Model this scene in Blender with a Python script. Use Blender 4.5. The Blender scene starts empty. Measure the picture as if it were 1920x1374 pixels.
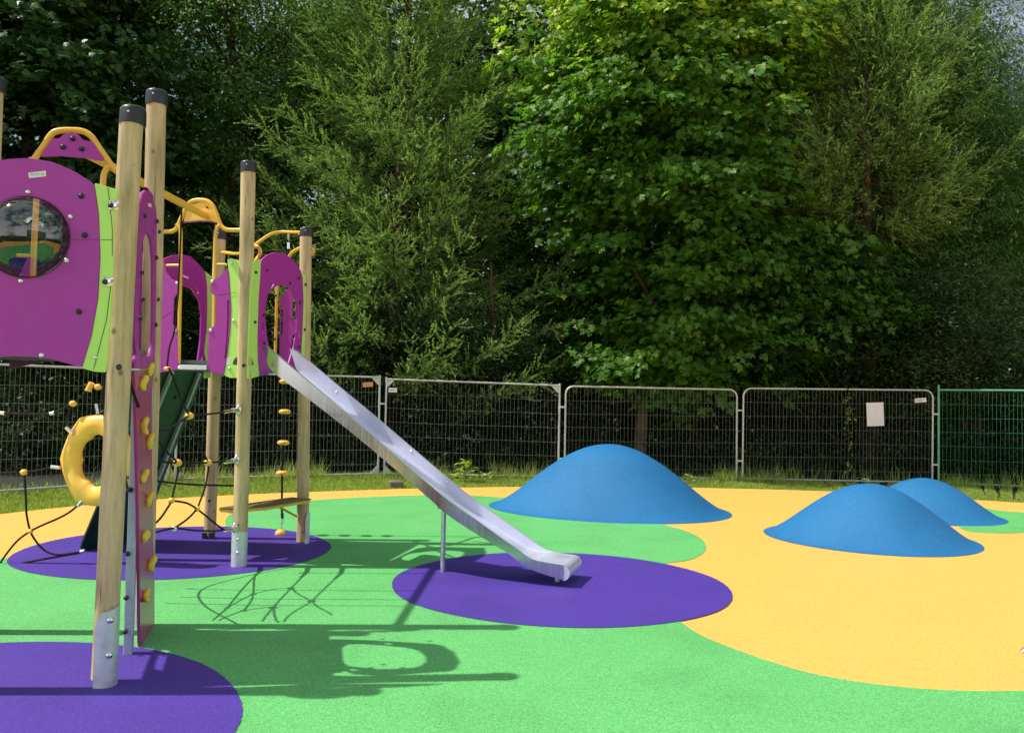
import bpy, math, random
import numpy as np
from mathutils import Vector, Matrix
from mathutils.geometry import tessellate_polygon
R = math.radians
rng = np.random.default_rng(7)
random.seed(7)
SC = bpy.context.scene
COL = SC.collection

# ------------------------------------------------------------------ camera
F, CAMH, CX, CY = 1609.0, 1.6, 960.0, 687.0
PITCH = math.atan((744 - 687) / F); ROLL = R(1.1)
c_, s_ = math.cos(ROLL), math.sin(ROLL); cp, sp = math.cos(PITCH), math.sin(PITCH)
cam = bpy.data.cameras.new('camera'); cam_o = bpy.data.objects.new('camera', cam); COL.objects.link(cam_o)
cam.sensor_fit = 'HORIZONTAL'; cam.sensor_width = 36.0; cam.lens = F / 1920 * 36
cam.clip_start = 0.05; cam.clip_end = 2000
right = Vector((c_, -sp * s_, cp * s_)); up = Vector((-s_, -sp * c_, cp * c_)); fw = Vector((0, cp, sp))
M = Matrix((right, up, -fw)).transposed().to_4x4(); M.translation = (0, 0, CAMH)
cam_o.matrix_world = M
SC.camera = cam_o
SC.render.resolution_x = 1024; SC.render.resolution_y = 732

# ------------------------------------------------------------------ light
SUN_EL = 55.5
SUN_TO = Vector((-1.0, -0.06, math.tan(R(SUN_EL)))).normalized()      # towards the sun
sl = bpy.data.lights.new('sun', 'SUN'); so = bpy.data.objects.new('sun', sl); COL.objects.link(so)
sl.energy = 4.7; sl.angle = R(0.55); sl.color = (1.0, 0.955, 0.88)
so.rotation_euler = SUN_TO.to_track_quat('Z', 'Y').to_euler(); so.location = (-10, 0, 20)
W = bpy.data.worlds.new('World'); SC.world = W; W.use_nodes = True
nt = W.node_tree; nt.nodes.clear()
out = nt.nodes.new('ShaderNodeOutputWorld'); bg = nt.nodes.new('ShaderNodeBackground')
sky = nt.nodes.new('ShaderNodeTexSky'); sky.sky_type = 'NISHITA'; sky.sun_disc = False
sky.sun_elevation = R(SUN_EL); sky.sun_rotation = R(-93.4); sky.dust_density = 1.5; sky.ozone_density = 2.0
bg.inputs['Strength'].default_value = 0.074
tc = nt.nodes.new('ShaderNodeTexCoord'); mp = nt.nodes.new('ShaderNodeMapping'); mp.inputs['Scale'].default_value = (1, 1, 2.6)
cn = nt.nodes.new('ShaderNodeTexNoise'); cn.inputs['Scale'].default_value = 2.3; cn.inputs['Detail'].default_value = 9; cn.inputs['Roughness'].default_value = 0.58
cr = nt.nodes.new('ShaderNodeValToRGB'); cr.color_ramp.elements[0].position = 0.43; cr.color_ramp.elements[1].position = 0.60
sx = nt.nodes.new('ShaderNodeSeparateXYZ')       # brightened clouds added low behind the camera as fill light
def mth(op, a, b, clamp=False):
    n = nt.nodes.new('ShaderNodeMath'); n.operation = op; n.use_clamp = clamp
    for i, v in enumerate((a, b)):
        if hasattr(v, 'is_linked'): nt.links.new(v, n.inputs[i])
        else: n.inputs[i].default_value = v
    return n.outputs[0]
cloud_fill = mth('MULTIPLY', mth('MULTIPLY_ADD', sx.outputs[1], -1.8, True), mth('SUBTRACT', 1.15, mth('MULTIPLY', sx.outputs[2], 1.5), True), True)
mixc = nt.nodes.new('ShaderNodeMix'); mixc.data_type = 'RGBA'; mixc.inputs[7].default_value = (6.6, 6.9, 7.4, 1)
L = nt.links.new
L(tc.outputs['Generated'], sx.inputs[0])
ccol = nt.nodes.new('ShaderNodeMix'); ccol.data_type = 'RGBA'; ccol.inputs[6].default_value = (10, 10.6, 11.6, 1); ccol.inputs[7].default_value = (19.5, 19, 18.5, 1)
L(cloud_fill, ccol.inputs[0]); L(ccol.outputs[2], mixc.inputs[7])
cov = mth('ADD', cn.outputs['Fac'], mth('MULTIPLY', cloud_fill, .10))
L(tc.outputs['Generated'], mp.inputs[0]); L(mp.outputs[0], cn.inputs['Vector']); L(cov, cr.inputs[0])
L(cr.outputs[0], mixc.inputs[0]); L(sky.outputs[0], mixc.inputs[6]); L(mixc.outputs[2], bg.inputs[0]); L(bg.outputs[0], out.inputs[0])
SC.view_settings.view_transform = 'Standard'; SC.view_settings.look = 'None'
SC.view_settings.exposure = 0.12; SC.view_settings.gamma = 1.0
SC.cycles.max_bounces = 8; SC.cycles.transparent_max_bounces = 12

# ------------------------------------------------------------------ survey helpers: photo measurements -> metres
def ray(px, py):
    x = (px - CX) / F; y = -(py - CY) / F
    xl = c_ * x - s_ * y; yl = s_ * x + c_ * y
    return (xl, cp - sp * yl, sp + cp * yl)
def G(px, py, z=0.0):
    d = ray(px, py); t = (z - CAMH) / d[2]; return Vector((d[0] * t, d[1] * t, z))
def P(px, py, Y):
    d = ray(px, py); t = Y / d[1]; return Vector((d[0] * t, Y, CAMH + d[2] * t))
class Plane:
    """vertical plane through plan points a -> b; frame (s, z, outward)"""
    def __init__(s, a, b, off=0.0):
        a = Vector((a[0], a[1], 0)); b = Vector((b[0], b[1], 0))
        s.u = (b - a).normalized(); s.n = Vector((s.u.y, -s.u.x, 0)); s.a = a + s.n * off; s.L = (b - a).length
    def sz(s, px, py):
        d = Vector(ray(px, py)); o = Vector((0, 0, CAMH))
        t = (s.a - o).dot(s.n) / d.dot(s.n); p = o + d * t
        return ((p - s.a).dot(s.u), p.z)
    def w(s, q, o=0.0):
        return s.a + s.u * q[0] + Vector((0, 0, q[1])) + s.n * (o + getattr(s, 'lean', 0.0) * q[1])
    def wp(s, px, py, o=0.0): return s.w(s.sz(px, py), o)
    def mat(s):
        m = Matrix((s.u, Vector((0, 0, 1)), s.n)).transposed().to_4x4(); m.translation = s.a; return m

# ------------------------------------------------------------------ mesh helpers
class MB:
    def __init__(s): s.v = []; s.f = []
    def add(s, vs, fs):
        o = len(s.v); s.v += [Vector(v) for v in vs]; s.f += [[i + o for i in f] for f in fs]; return s
    def box(s, c, d, rot=None, bev=0.0):
        c = Vector(c); hx, hy, hz = d[0] / 2, d[1] / 2, d[2] / 2; rot = rot or Matrix.Identity(3)
        if bev <= 0:
            vs = [c + rot @ Vector((x * hx, y * hy, z * hz)) for z in (-1, 1) for y in (-1, 1) for x in (-1, 1)]
            return s.add(vs, [(0, 2, 3, 1), (4, 5, 7, 6), (0, 1, 5, 4), (2, 6, 7, 3), (0, 4, 6, 2), (1, 3, 7, 5)])
        b = bev; ring = [(-hx + b, -hy), (hx - b, -hy), (hx, -hy + b), (hx, hy - b), (hx - b, hy), (-hx + b, hy), (-hx, hy - b), (-hx, -hy + b)]
        vs = []
        for z, k in ((-hz, 1), (-hz + b, 0), (hz - b, 0), (hz, 1)):
            for x, y in ring:
                if k: x *= (hx - b) / hx; y *= (hy - b) / hy
                vs.append(c + rot @ Vector((x, y, z)))
        fs = [list(range(7, -1, -1)), list(range(24, 32))]
        for l in range(3):
            for i in range(8):
                j = (i + 1) % 8; fs.append((l * 8 + i, l * 8 + j, l * 8 + 8 + j, l * 8 + 8 + i))
        return s.add(vs, fs)
    def tube(s, pts, r, seg=10, cap=True, closed=False):
        pts = [Vector(p) for p in pts]; n = len(pts); rs = r if hasattr(r, '__len__') else [r] * n
        vs = []; fs = []; prev = None
        for i in range(n):
            if closed: t = (pts[(i + 1) % n] - pts[i - 1])
            else: t = pts[min(i + 1, n - 1)] - pts[max(i - 1, 0)]
            t.normalize()
            if prev is None:
                a = Vector((0, 0, 1)) if abs(t.z) < 0.9 else Vector((1, 0, 0)); x = a.cross(t).normalized()
            else:
                x = (prev - t * prev.dot(t)).normalized()
            prev = x; y = t.cross(x)
            for k in range(seg):
                a = 2 * math.pi * k / seg; vs.append(pts[i] + (x * math.cos(a) + y * math.sin(a)) * rs[i])
        m = n if closed else n - 1
        for i in range(m):
            for k in range(seg):
                k2 = (k + 1) % seg; i2 = (i + 1) % n
                fs.append((i * seg + k, i * seg + k2, i2 * seg + k2, i2 * seg + k))
        if cap and not closed:
            fs.append(list(range(seg - 1, -1, -1))); fs.append([(n - 1) * seg + k for k in range(seg)])
        return s.add(vs, fs)
    def lathe(s, prof, c, axis=Vector((0, 0, 1)), seg=20):
        """prof: list of (radius, height) from bottom to top"""
        axis = Vector(axis).normalized(); a = Vector((0, 0, 1)) if abs(axis.z) < 0.9 else Vector((1, 0, 0))
        x = a.cross(axis).normalized(); y = axis.cross(x); c = Vector(c); vs = []; fs = []
        for r, h in prof:
            for k in range(seg):
                t = 2 * math.pi * k / seg; vs.append(c + axis * h + (x * math.cos(t) + y * math.sin(t)) * r)
        for i in range(len(prof) - 1):
            for k in range(seg):
                k2 = (k + 1) % seg; fs.append((i * seg + k, i * seg + k2, (i + 1) * seg + k2, (i + 1) * seg + k))
        fs.append(list(range(seg - 1, -1, -1))); fs.append([(len(prof) - 1) * seg + k for k in range(seg)])
        return s.add(vs, fs)
    def ball(s, c, r, seg=14, rings=8, sc=(1, 1, 1), rot=None):
        c = Vector(c); rot = rot or Matrix.Identity(3); vs = [c + rot @ Vector((0, 0, -r * sc[2]))]; fs = []
        for i in range(1, rings):
            ph = -math.pi / 2 + math.pi * i / rings
            for k in range(seg):
                t = 2 * math.pi * k / seg
                vs.append(c + rot @ Vector((r * sc[0] * math.cos(ph) * math.cos(t), r * sc[1] * math.cos(ph) * math.sin(t), r * sc[2] * math.sin(ph))))
        vs.append(c + rot @ Vector((0, 0, r * sc[2]))); n = len(vs) - 1
        for k in range(seg):
            k2 = (k + 1) % seg; fs.append((0, 1 + k2, 1 + k)); fs.append((n, n - seg + k, n - seg + k2))
            for i in range(rings - 2):
                fs.append((1 + i * seg + k, 1 + i * seg + k2, 1 + (i + 1) * seg + k2, 1 + (i + 1) * seg + k))
        return s.add(vs, fs)

def root_of(o):
    while o.parent: o = o.parent
    return o
def link(name, me, mat, parent=None, smooth=False, loc=None):
    o = bpy.data.objects.new(name, me); COL.objects.link(o)
    if mat: me.materials.append(mat)
    if smooth: me.shade_smooth()
    if parent: o.parent = parent
    elif loc is not None: o.location = loc
    return o
def build(name, mb, mat, parent=None, smooth=True, loc=None, angle=40):
    org = root_of(parent).location if parent else Vector(loc or (0, 0, 0))
    me = bpy.data.meshes.new(name); me.from_pydata([tuple(v - org) for v in mb.v], [], mb.f); me.update()
    o = link(name, me, mat, parent, False, org if not parent else None)
    if smooth:
        me.shade_smooth(); me.set_sharp_from_angle(angle=R(angle))
    return o
def tag(o, label=None, cat=None, group=None, kind=None):
    if label: o['label'] = label
    if cat: o['category'] = cat
    if group: o['group'] = group
    if kind: o['kind'] = kind
    return o
def empty(name, loc, label, cat, group=None):
    o = bpy.data.objects.new(name, None); COL.objects.link(o); o.location = loc; o.empty_display_size = 0.2
    return tag(o, label, cat, group)
def inst(name, me, parent, wloc, normal=None):
    """another copy of a small mesh, as a part of its thing"""
    o = bpy.data.objects.new(name, me); COL.objects.link(o); o.parent = parent
    o.location = Vector(wloc) - root_of(parent).location
    if normal is not None: o.rotation_euler = Vector(normal).to_track_quat('Z', 'Y').to_euler()
    return o
def smooth_path(pts, n=6, closed=False):
    pts = [Vector(p) for p in pts]; m = len(pts); out_ = []
    rngi = range(m) if closed else range(m - 1)
    for i in rngi:
        p0 = pts[i - 1] if (closed or i > 0) else pts[0] * 2 - pts[1]
        p1 = pts[i]; p2 = pts[(i + 1) % m]
        p3 = pts[(i + 2) % m] if (closed or i + 2 < m) else p2 * 2 - p1
        for k in range(n):
            t = k / n; t2 = t * t; t3 = t2 * t
            out_.append(0.5 * ((2 * p1) + (p2 - p0) * t + (2 * p0 - 5 * p1 + 4 * p2 - p3) * t2 + (3 * p1 - p0 - 3 * p2 + p3) * t3))
    if not closed: out_.append(pts[-1])
    return out_
def slab(name, pl, outline, holes, mat, parent, th=0.016, o0=0.0, bev=0.002, smo=4):
    """flat board cut to an outline (s, z pairs) with holes; real thickness and rounded edges"""
    cu = bpy.data.curves.new(name, 'CURVE'); cu.dimensions = '2D'; cu.fill_mode = 'BOTH'
    cu.extrude = th / 2 - bev; cu.bevel_depth = bev; cu.bevel_resolution = 1; cu.offset = -bev
    for k, pts in enumerate([outline] + list(holes)):
        q = [Vector((p[0], p[1], 0)) for p in pts]
        if smo > 1: q = smooth_path(q, smo, True)
        sp_ = cu.splines.new('POLY'); sp_.points.add(len(q) - 1); sp_.use_cyclic_u = True
        for i, p in enumerate(q): sp_.points[i].co = (p.x, p.y, 0, 1)
    tmp = bpy.data.objects.new('tmp', cu); COL.objects.link(tmp)
    dg = bpy.context.evaluated_depsgraph_get(); dg.update()
    me = bpy.data.meshes.new_from_object(tmp.evaluated_get(dg)); bpy.data.objects.remove(tmp)
    org = root_of(parent).location
    m = Matrix.Translation(-org) @ Matrix.Translation(pl.n * (o0)) @ pl.mat(); me.transform(m); me.name = name
    me.materials.clear()
    o = link(name, me, mat, parent); me.shade_smooth(); me.set_sharp_from_angle(angle=R(30))
    return o
def corner(pts, r=0.02, n=3):
    """rounded corners on a polyline of (s,z) pairs"""
    out_ = []; m = len(pts)
    for i in range(m):
        a, b, c = Vector(pts[i - 1]), Vector(pts[i]), Vector(pts[(i + 1) % m])
        d1, d2 = (a - b), (c - b); rr = min(r, d1.length * .45, d2.length * .45)
        p, q = b + d1.normalized() * rr, b + d2.normalized() * rr
        for k in range(n + 1):
            t = k / n; out_.append(tuple(p * (1 - t) ** 2 + b * 2 * t * (1 - t) + q * t * t))
    return out_

# ------------------------------------------------------------------ materials
def new_mat(name):
    m = bpy.data.materials.new(name); m.use_nodes = True; t = m.node_tree; t.nodes.clear()
    o = t.nodes.new('ShaderNodeOutputMaterial'); b = t.nodes.new('ShaderNodeBsdfPrincipled')
    t.links.new(b.outputs[0], o.inputs[0]); return m, t, b, o
def obj_coords(t, scale=(1, 1, 1)):
    tc = t.nodes.new('ShaderNodeNewGeometry'); mp = t.nodes.new('ShaderNodeMapping'); mp.inputs['Scale'].default_value = scale
    t.links.new(tc.outputs['Position'], mp.inputs[0]); return mp.outputs[0]
def noise(t, vec, scale, detail=3, rough=0.5):
    n = t.nodes.new('ShaderNodeTexNoise'); n.inputs['Scale'].default_value = scale; n.inputs['Detail'].default_value = detail
    n.inputs['Roughness'].default_value = rough; t.links.new(vec, n.inputs['Vector']); return n.outputs['Fac']
def ramp(t, fac, stops):
    r = t.nodes.new('ShaderNodeValToRGB'); e = r.color_ramp.elements
    while len(e) < len(stops): e.new(0.5)
    for i, (p, c) in enumerate(stops):
        e[i].position = p; e[i].color = (*c, 1) if len(c) == 3 else c
    t.links.new(fac, r.inputs[0]); return r.outputs[0]
def mix(t, fac, a, b, mode='MIX'):
    m = t.nodes.new('ShaderNodeMix'); m.data_type = 'RGBA'; m.blend_type = mode
    for sock, v in ((m.inputs[0], fac), (m.inputs[6], a), (m.inputs[7], b)):
        if hasattr(v, 'is_linked'): t.links.new(v, sock)
        elif isinstance(v, (int, float)): sock.default_value = v
        else: sock.default_value = (*v, 1)
    return m.outputs[2]
def bump(t, b, h, strength, dist=0.01):
    n = t.nodes.new('ShaderNodeBump'); n.inputs['Strength'].default_value = strength; n.inputs['Distance'].default_value = dist
    t.links.new(h, n.inputs['Height']); t.links.new(n.outputs[0], b.inputs['Normal'])
def k(c, f): return tuple(min(1, x * f) for x in c)

def rubber(name, col, dark=0.62, light=1.35, spark=0.0, blot=1.0):
    """wet-pour rubber granules: every granule its own shade, a few pale ones"""
    m, t, b, _ = new_mat(name); v = obj_coords(t)
    vo = t.nodes.new('ShaderNodeTexVoronoi'); vo.inputs['Scale'].default_value = 230; t.links.new(v, vo.inputs['Vector'])
    sp1 = t.nodes.new('ShaderNodeSeparateColor'); t.links.new(vo.outputs['Color'], sp1.inputs[0])
    c = ramp(t, sp1.outputs[0], [(0.0, k(col, dark)), (0.35, col), (0.8, k(col, 1.12)), (1.0, k(col, light))])
    if spark:
        f = ramp(t, sp1.outputs[1], [(1 - spark - .02, (0, 0, 0)), (1 - spark, (1, 1, 1))])
        c = mix(t, f, c, tuple(0.45 + 0.55 * x for x in col))
    n2 = noise(t, v, 1.3, 4, .6); c = mix(t, 1.0, c, ramp(t, n2, [(0.28, (1 - .13 * blot,) * 3), (0.5, (1, 1, 1)), (0.72, (1 + .04 * blot,) * 3)]), 'MULTIPLY')
    n3 = noise(t, v, 55, 2, .6); c = mix(t, 1.0, c, ramp(t, n3, [(0.3, (0.86, 0.86, 0.86)), (0.7, (1.1, 1.1, 1.1))]), 'MULTIPLY')
    t.links.new(c, b.inputs['Base Color']); b.inputs['Roughness'].default_value = 0.62; b.inputs['Specular IOR Level'].default_value = 0.35
    bump(t, b, vo.outputs['Distance'], 0.55, 0.004); return m
def paint(name, col, rough=0.35, var=0.08, spec=0.5, grain=0.02):
    m, t, b, _ = new_mat(name); v = obj_coords(t)
    c = mix(t, 1.0, col, ramp(t, noise(t, v, 3, 5, .6), [(0.3, (1 - var,) * 3), (0.7, (1 + var,) * 3)]), 'MULTIPLY')
    t.links.new(c, b.inputs['Base Color']); b.inputs['Specular IOR Level'].default_value = spec
    r = ramp(t, noise(t, v, 14, 4, .6), [(0.3, (rough * .8,) * 3), (0.7, (rough * 1.25,) * 3)]); t.links.new(r, b.inputs['Roughness'])
    if grain: bump(t, b, noise(t, v, 420, 2), grain, 0.002)
    return m
def metal(name, col, rough, var=0.15, sc=30, brushed=None, metallic=1.0, bmp=.06):
    m, t, b, _ = new_mat(name); v = obj_coords(t, brushed or (1, 1, 1))
    n = noise(t, v, sc, 4, .65)
    c = mix(t, 1.0, col, ramp(t, n, [(0.3, (1 - var,) * 3), (0.7, (1 + var,) * 3)]), 'MULTIPLY'); t.links.new(c, b.inputs['Base Color'])
    r = ramp(t, n, [(0.3, (rough * .75,) * 3), (0.7, (rough * 1.3,) * 3)]); t.links.new(r, b.inputs['Roughness']); b.inputs['Metallic'].default_value = metallic
    bump(t, b, n, bmp, 0.002); return m
def pine(name, base=(0.50, 0.37, 0.19)):
    m, t, b, _ = new_mat(name); v = obj_coords(t, (1, 1, 0.09))
    n = noise(t, v, 38, 6, .62)
    c = ramp(t, n, [(0.25, k(base, .62)), (0.45, base), (0.62, k(base, 1.18)), (0.8, k(base, .9))])
    n2 = noise(t, obj_coords(t, (1, 1, .35)), 5, 4, .6)
    c = mix(t, 1.0, c, ramp(t, n2, [(0.3, (.72, .74, .66)), (0.55, (1, 1, 1)), (0.75, (1.12, 1.08, 1.0))]), 'MULTIPLY')
    vo = t.nodes.new('ShaderNodeTexVoronoi'); vo.inputs['Scale'].default_value = 7; t.links.new(obj_coords(t, (1, 1, .8)), vo.inputs['Vector'])
    kn = ramp(t, vo.outputs['Distance'], [(0.0, (1, 1, 1)), (0.07, (.7, .7, .7)), (0.13, (0, 0, 0))])
    c = mix(t, kn, c, (0.16, 0.09, 0.04))
    # drying checks: long thin dark splits
    ck = ramp(t, noise(t, obj_coords(t, (1, 1, 0.02)), 70, 2, .4), [(0.27, (1, 1, 1)), (0.31, (0, 0, 0))])
    c = mix(t, ck, c, (0.12, 0.08, 0.045))
    t.links.new(c, b.inputs['Base Color']); b.inputs['Roughness'].default_value = 0.7
    bump(t, b, n, 0.25, 0.004); return m
def leaf_mat(name, c1, c2, c3, trans=0.38, rough=0.45, tcol=(1.25, 1.6, 0.55), spec=.42):
    m, t, b, o = new_mat(name)
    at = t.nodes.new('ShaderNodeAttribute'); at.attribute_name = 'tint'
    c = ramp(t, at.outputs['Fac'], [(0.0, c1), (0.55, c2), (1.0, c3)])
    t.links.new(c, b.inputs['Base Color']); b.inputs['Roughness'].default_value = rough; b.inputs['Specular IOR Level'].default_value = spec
    tr = t.nodes.new('ShaderNodeBsdfTranslucent'); t.links.new(mix(t, 1.0, c, tcol, 'MULTIPLY'), tr.inputs[0])
    ms = t.nodes.new('ShaderNodeMixShader'); ms.inputs[0].default_value = trans
    t.links.new(b.outputs[0], ms.inputs[1]); t.links.new(tr.outputs[0], ms.inputs[2]); t.links.new(ms.outputs[0], o.inputs[0]); return m

GREEN = (0.128, 0.485, 0.142); YELLOW = (0.88, 0.455, 0.096); PURPLE = (0.074, 0.034, 0.31); BLUE = (0.014, 0.158, 0.375)
M_green = rubber('green_rubber', GREEN, dark=.5, light=1.4); M_yellow = rubber('yellow_rubber', YELLOW, dark=.88, light=1.05, blot=.25)
M_purple = rubber('purple_rubber', PURPLE, dark=.6, light=1.4); M_blue = rubber('blue_rubber', BLUE, dark=.7, light=1.25)
M_panel = paint('purple_board', (0.42, 0.032, 0.37), 0.42, .05); M_edge = paint('dark_core', (0.05, 0.012, 0.04), .5)
M_lime = paint('lime_board', (0.52, 0.86, 0.16), 0.4, .04); M_yel = paint('yellow_powder_coat', (0.86, 0.50, 0.06), 0.3, .04)
M_ypl = paint('yellow_plastic', (0.95, 0.54, 0.08), 0.38, .05); M_hold = paint('mustard_resin', (0.82, 0.62, 0.05), 0.45, .1, grain=.2)
M_wood = pine('pine', (.56, .42, .235)); M_black = paint('black_plastic', (0.018, 0.020, 0.026), 0.38, .1); M_rope = paint('black_rope', (0.02, 0.018, 0.016), 0.8, .2, .2, .5)
M_galv = metal('galvanised_steel', (0.62, 0.66, 0.68), 0.42, .14, 24); M_shoe = metal('painted_zinc_shoe', (0.62, 0.68, 0.68), 0.5, .12, 18, metallic=.55)
M_ss = metal('brushed_stainless', (0.62, 0.635, 0.65), 0.16, .05, 3, brushed=(14, 14, .9), metallic=.97, bmp=.02); M_chute = metal('satin_stainless_sky_tint', (0.70, 0.73, 0.87), 0.42, .015, 3, metallic=.55, bmp=.004); M_bright = metal('bright_steel', (.8, .8, .8), .2, .03)  # chute base colour carries the lilac reflection of the sky
M_dgreen = paint('dark_green_board', (0.005, 0.035, 0.02), 0.4); M_alu = metal('grey_rail', (.35, .42, .40), .45, .1, metallic=.5)
M_fgreen = paint('green_powder_coat', (0.14, 0.44, 0.27), .45, .1); M_fwire_g = paint('green_wire', (0.06, 0.26, 0.14), .45, .1)
M_wire = metal('fence_wire', (.19, .20, .18), .5, .2, 40, metallic=.2); M_frame = metal('fence_tube', (.55, .57, .56), .5, .15, 20, metallic=.55)
M_bark = paint('bark', (0.075, 0.055, 0.038), .9, .35, .2, .6); M_bark2 = paint('pale_bark', (0.17, 0.13, 0.095), .9, .35, .2, .6)
M_white = paint('white_label', (.8, .8, .8), .5, .03); M_ink = paint('grey_print', (.28, .32, .36), .6)
M_paper = paint('paper', (.78, .78, .80), .6, .03); M_orange = paint('salmon_plate', (.72, .32, .16), .5); M_stone = paint('weathered_block', (.17, .15, .12), .9, .3, .2, .6)

# ------------------------------------------------------------------ setting: ground and rubber surfacing
def sheet(name, pts, z, mat, th=0.0):
    tri = tessellate_polygon([[Vector((p[0], p[1], 0)) for p in pts]])
    me = bpy.data.meshes.new(name); n = len(pts)
    v = [(p[0], p[1], z) for p in pts]; f = [tuple(x) for x in tri]
    if th:
        v += [(p[0], p[1], z - th) for p in pts]; f += [(i, (i + 1) % n, n + (i + 1) % n, n + i) for i in range(n)]
    me.from_pydata(v, [], f); me.update()
    import bmesh
    bm = bmesh.new(); bm.from_mesh(me); bmesh.ops.recalc_face_normals(bm, faces=bm.faces)
    up_ = sum(fc.normal.z * fc.calc_area() for fc in bm.faces if abs(fc.normal.z) > .9)
    if up_ < 0: bmesh.ops.reverse_faces(bm, faces=bm.faces)
    bm.to_mesh(me); bm.free()
    o = link(name, me, mat); return tag(o, kind='structure')
def spl(pix, n=8):
    w = []
    for q in pix: w += [Vector(v) for v in ((5.2, 2.0, 0), (5.5, -.6, 0), (2, -1.8, 0), (-2.5, -1.6, 0), (-6.2, 0, 0), (-7.2, 3, 0))] if q == 'W' else [Vector((*G(*q)[:2], 0))]
    return [(p.x, p.y) for p in smooth_path(w, n, True)]

m, t, b, _ = new_mat('soil_and_turf'); v = obj_coords(t)
cc = ramp(t, noise(t, v, 2.5, 6, .65), [(0.3, (0.012, 0.016, 0.006)), (0.5, (0.022, 0.028, 0.010)), (0.7, (0.035, 0.032, 0.018))]); t.links.new(cc, b.inputs['Base Color'])
b.inputs['Roughness'].default_value = .95; bump(t, b, noise(t, v, 30, 5, .7), .8, .05); M_soil = m
me = bpy.data.meshes.new('ground'); nx = 60
gx = np.linspace(-300, 300, nx); gy = np.linspace(-300, 300, nx)
me.from_pydata([(x, y, -0.012) for y in gy for x in gx], [], [(j * nx + i, j * nx + i + 1, (j + 1) * nx + i + 1, (j + 1) * nx + i) for j in range(nx - 1) for i in range(nx - 1)])
tag(link('ground', me, M_soil), kind='structure')

BACK = [(-7.6, 8.0), (-6.9, 9.6), (-6.38, 10.82), (-5.61, 12.02), (-4.36, 13.19), (-1.94, 14.52), (.18, 15.28), (2.6, 15.66), (4.71, 15.66), (6.4, 15.35), (7.6, 14.72), (8.56, 14.2), (10.2, 13.0), (12.5, 11.0), (14.5, 8.0)]
bk = [(p.x, p.y) for p in smooth_path([Vector((*q, 0)) for q in BACK], 6)]
sheet('playground_surface', [(-8.5, 4.0), (-9.5, -6)] [::-1] + bk + [(15, -6)], 0.012, M_yellow, .02)
green_px = [(430, 1000), (422, 985), (427, 970), (455, 957), (500, 948), (560, 942), (620, 937), (700, 933), (780, 930), (850, 929), (925, 933), (1000, 938), (1100, 950),
            (1200, 970), (1240, 984), (1285, 997), (1315, 1012), (1324, 1029), (1312, 1044), (1285, 1054), (1242, 1061), (1215, 1090), (1240, 1140), (1283, 1174), (1320, 1197),
            (1400, 1229), (1500, 1261), (1600, 1281), (1700, 1293), (1800, 1299), (1920, 1299), (2080, 1292), (2300, 1330), 'W', (-700, 1180),
            (-400, 1075), (-120, 1052), (-20, 1050), (40, 1049), (150, 1055), (300, 1040), (420, 1020)]
sheet('green_surface', spl(green_px, 5), 0.016, M_green)
sheet('green_surface', spl([(1790, 985), (1812, 997), (1860, 1001), (1925, 1000), (2000, 990), (2020, 978), (1975, 967), (1920, 962), (1877, 959), (1800, 948), (1740, 956), (1750, 972)], 5), 0.016, M_green)
def disc(cx, cy, r, n=260):
    ph = random.random() * 6
    return [(cx + (r + .012 * math.sin(3 * a + ph) + .006 * math.sin(7 * a) + random.uniform(-.0035, .0035)) * math.cos(a), cy + (r + .012 * math.sin(2 * a + ph)) * math.sin(a)) for a in [2 * math.pi * i / n for i in range(n)]]
sheet('purple_surface', disc(-3.30, 8.655, 1.479), 0.020, M_purple)
sheet('purple_surface', disc(0.449, 7.416, 1.428), 0.020, M_purple)
sheet('purple_surface', disc(-2.747, 3.935, 1.490), 0.020, M_purple)
GZ = 0.020

# ------------------------------------------------------------------ blue mounds
def mound(c, a, b_, h, ang, label, peak=(0, 0)):
    n, rr = 96, 34; vs = [(peak[0], peak[1], h)]; fs = []
    for i in range(1, rr + 1):
        r = i / rr; z = h * (1 - r ** 2) ** 1.62 if r < 1 else -0.0
        for j in range(n):
            th_ = 2 * math.pi * j / n; w = 1 + .015 * math.sin(3 * th_ + a * 9)
            x, y = a * r * w * math.cos(th_), b_ * r * w * math.sin(th_); kx = (1 - r)
            vs.append((x + peak[0] * kx, y + peak[1] * kx, z + .004 * math.sin(x * 9) * math.sin(y * 7) * (1 - r)))
    base = len(vs)
    for j in range(n): fs.append((0, 1 + j, 1 + (j + 1) % n))
    for i in range(rr - 1):
        for j in range(n):
            j2 = (j + 1) % n; fs.append((1 + i * n + j, 1 + (i + 1) * n + j, 1 + (i + 1) * n + j2, 1 + i * n + j2))
    me = bpy.data.meshes.new('mound'); me.from_pydata(vs, [], fs); me.update()
    o = link('mound', me, M_blue, smooth=True, loc=(c[0], c[1], 0.017)); o.rotation_euler.z = ang
    return tag(o, label, 'mound', 'blue rubber mounds on the playground surface')
mound((1.44, 12.52), 1.74, 1.50, .925, R(-17), 'large tall blue rubber mound between slide end and fence, biggest of the three')
mound((4.28, 10.22), 1.20, 1.18, .635, R(-26), 'middle sized blue rubber mound nearest the camera, in front of the smaller one')
mound((5.97, 12.42), 1.05, 1.05, .53, R(-20), 'smallest blue rubber mound, partly hidden behind another mound near green fence panel')

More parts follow.
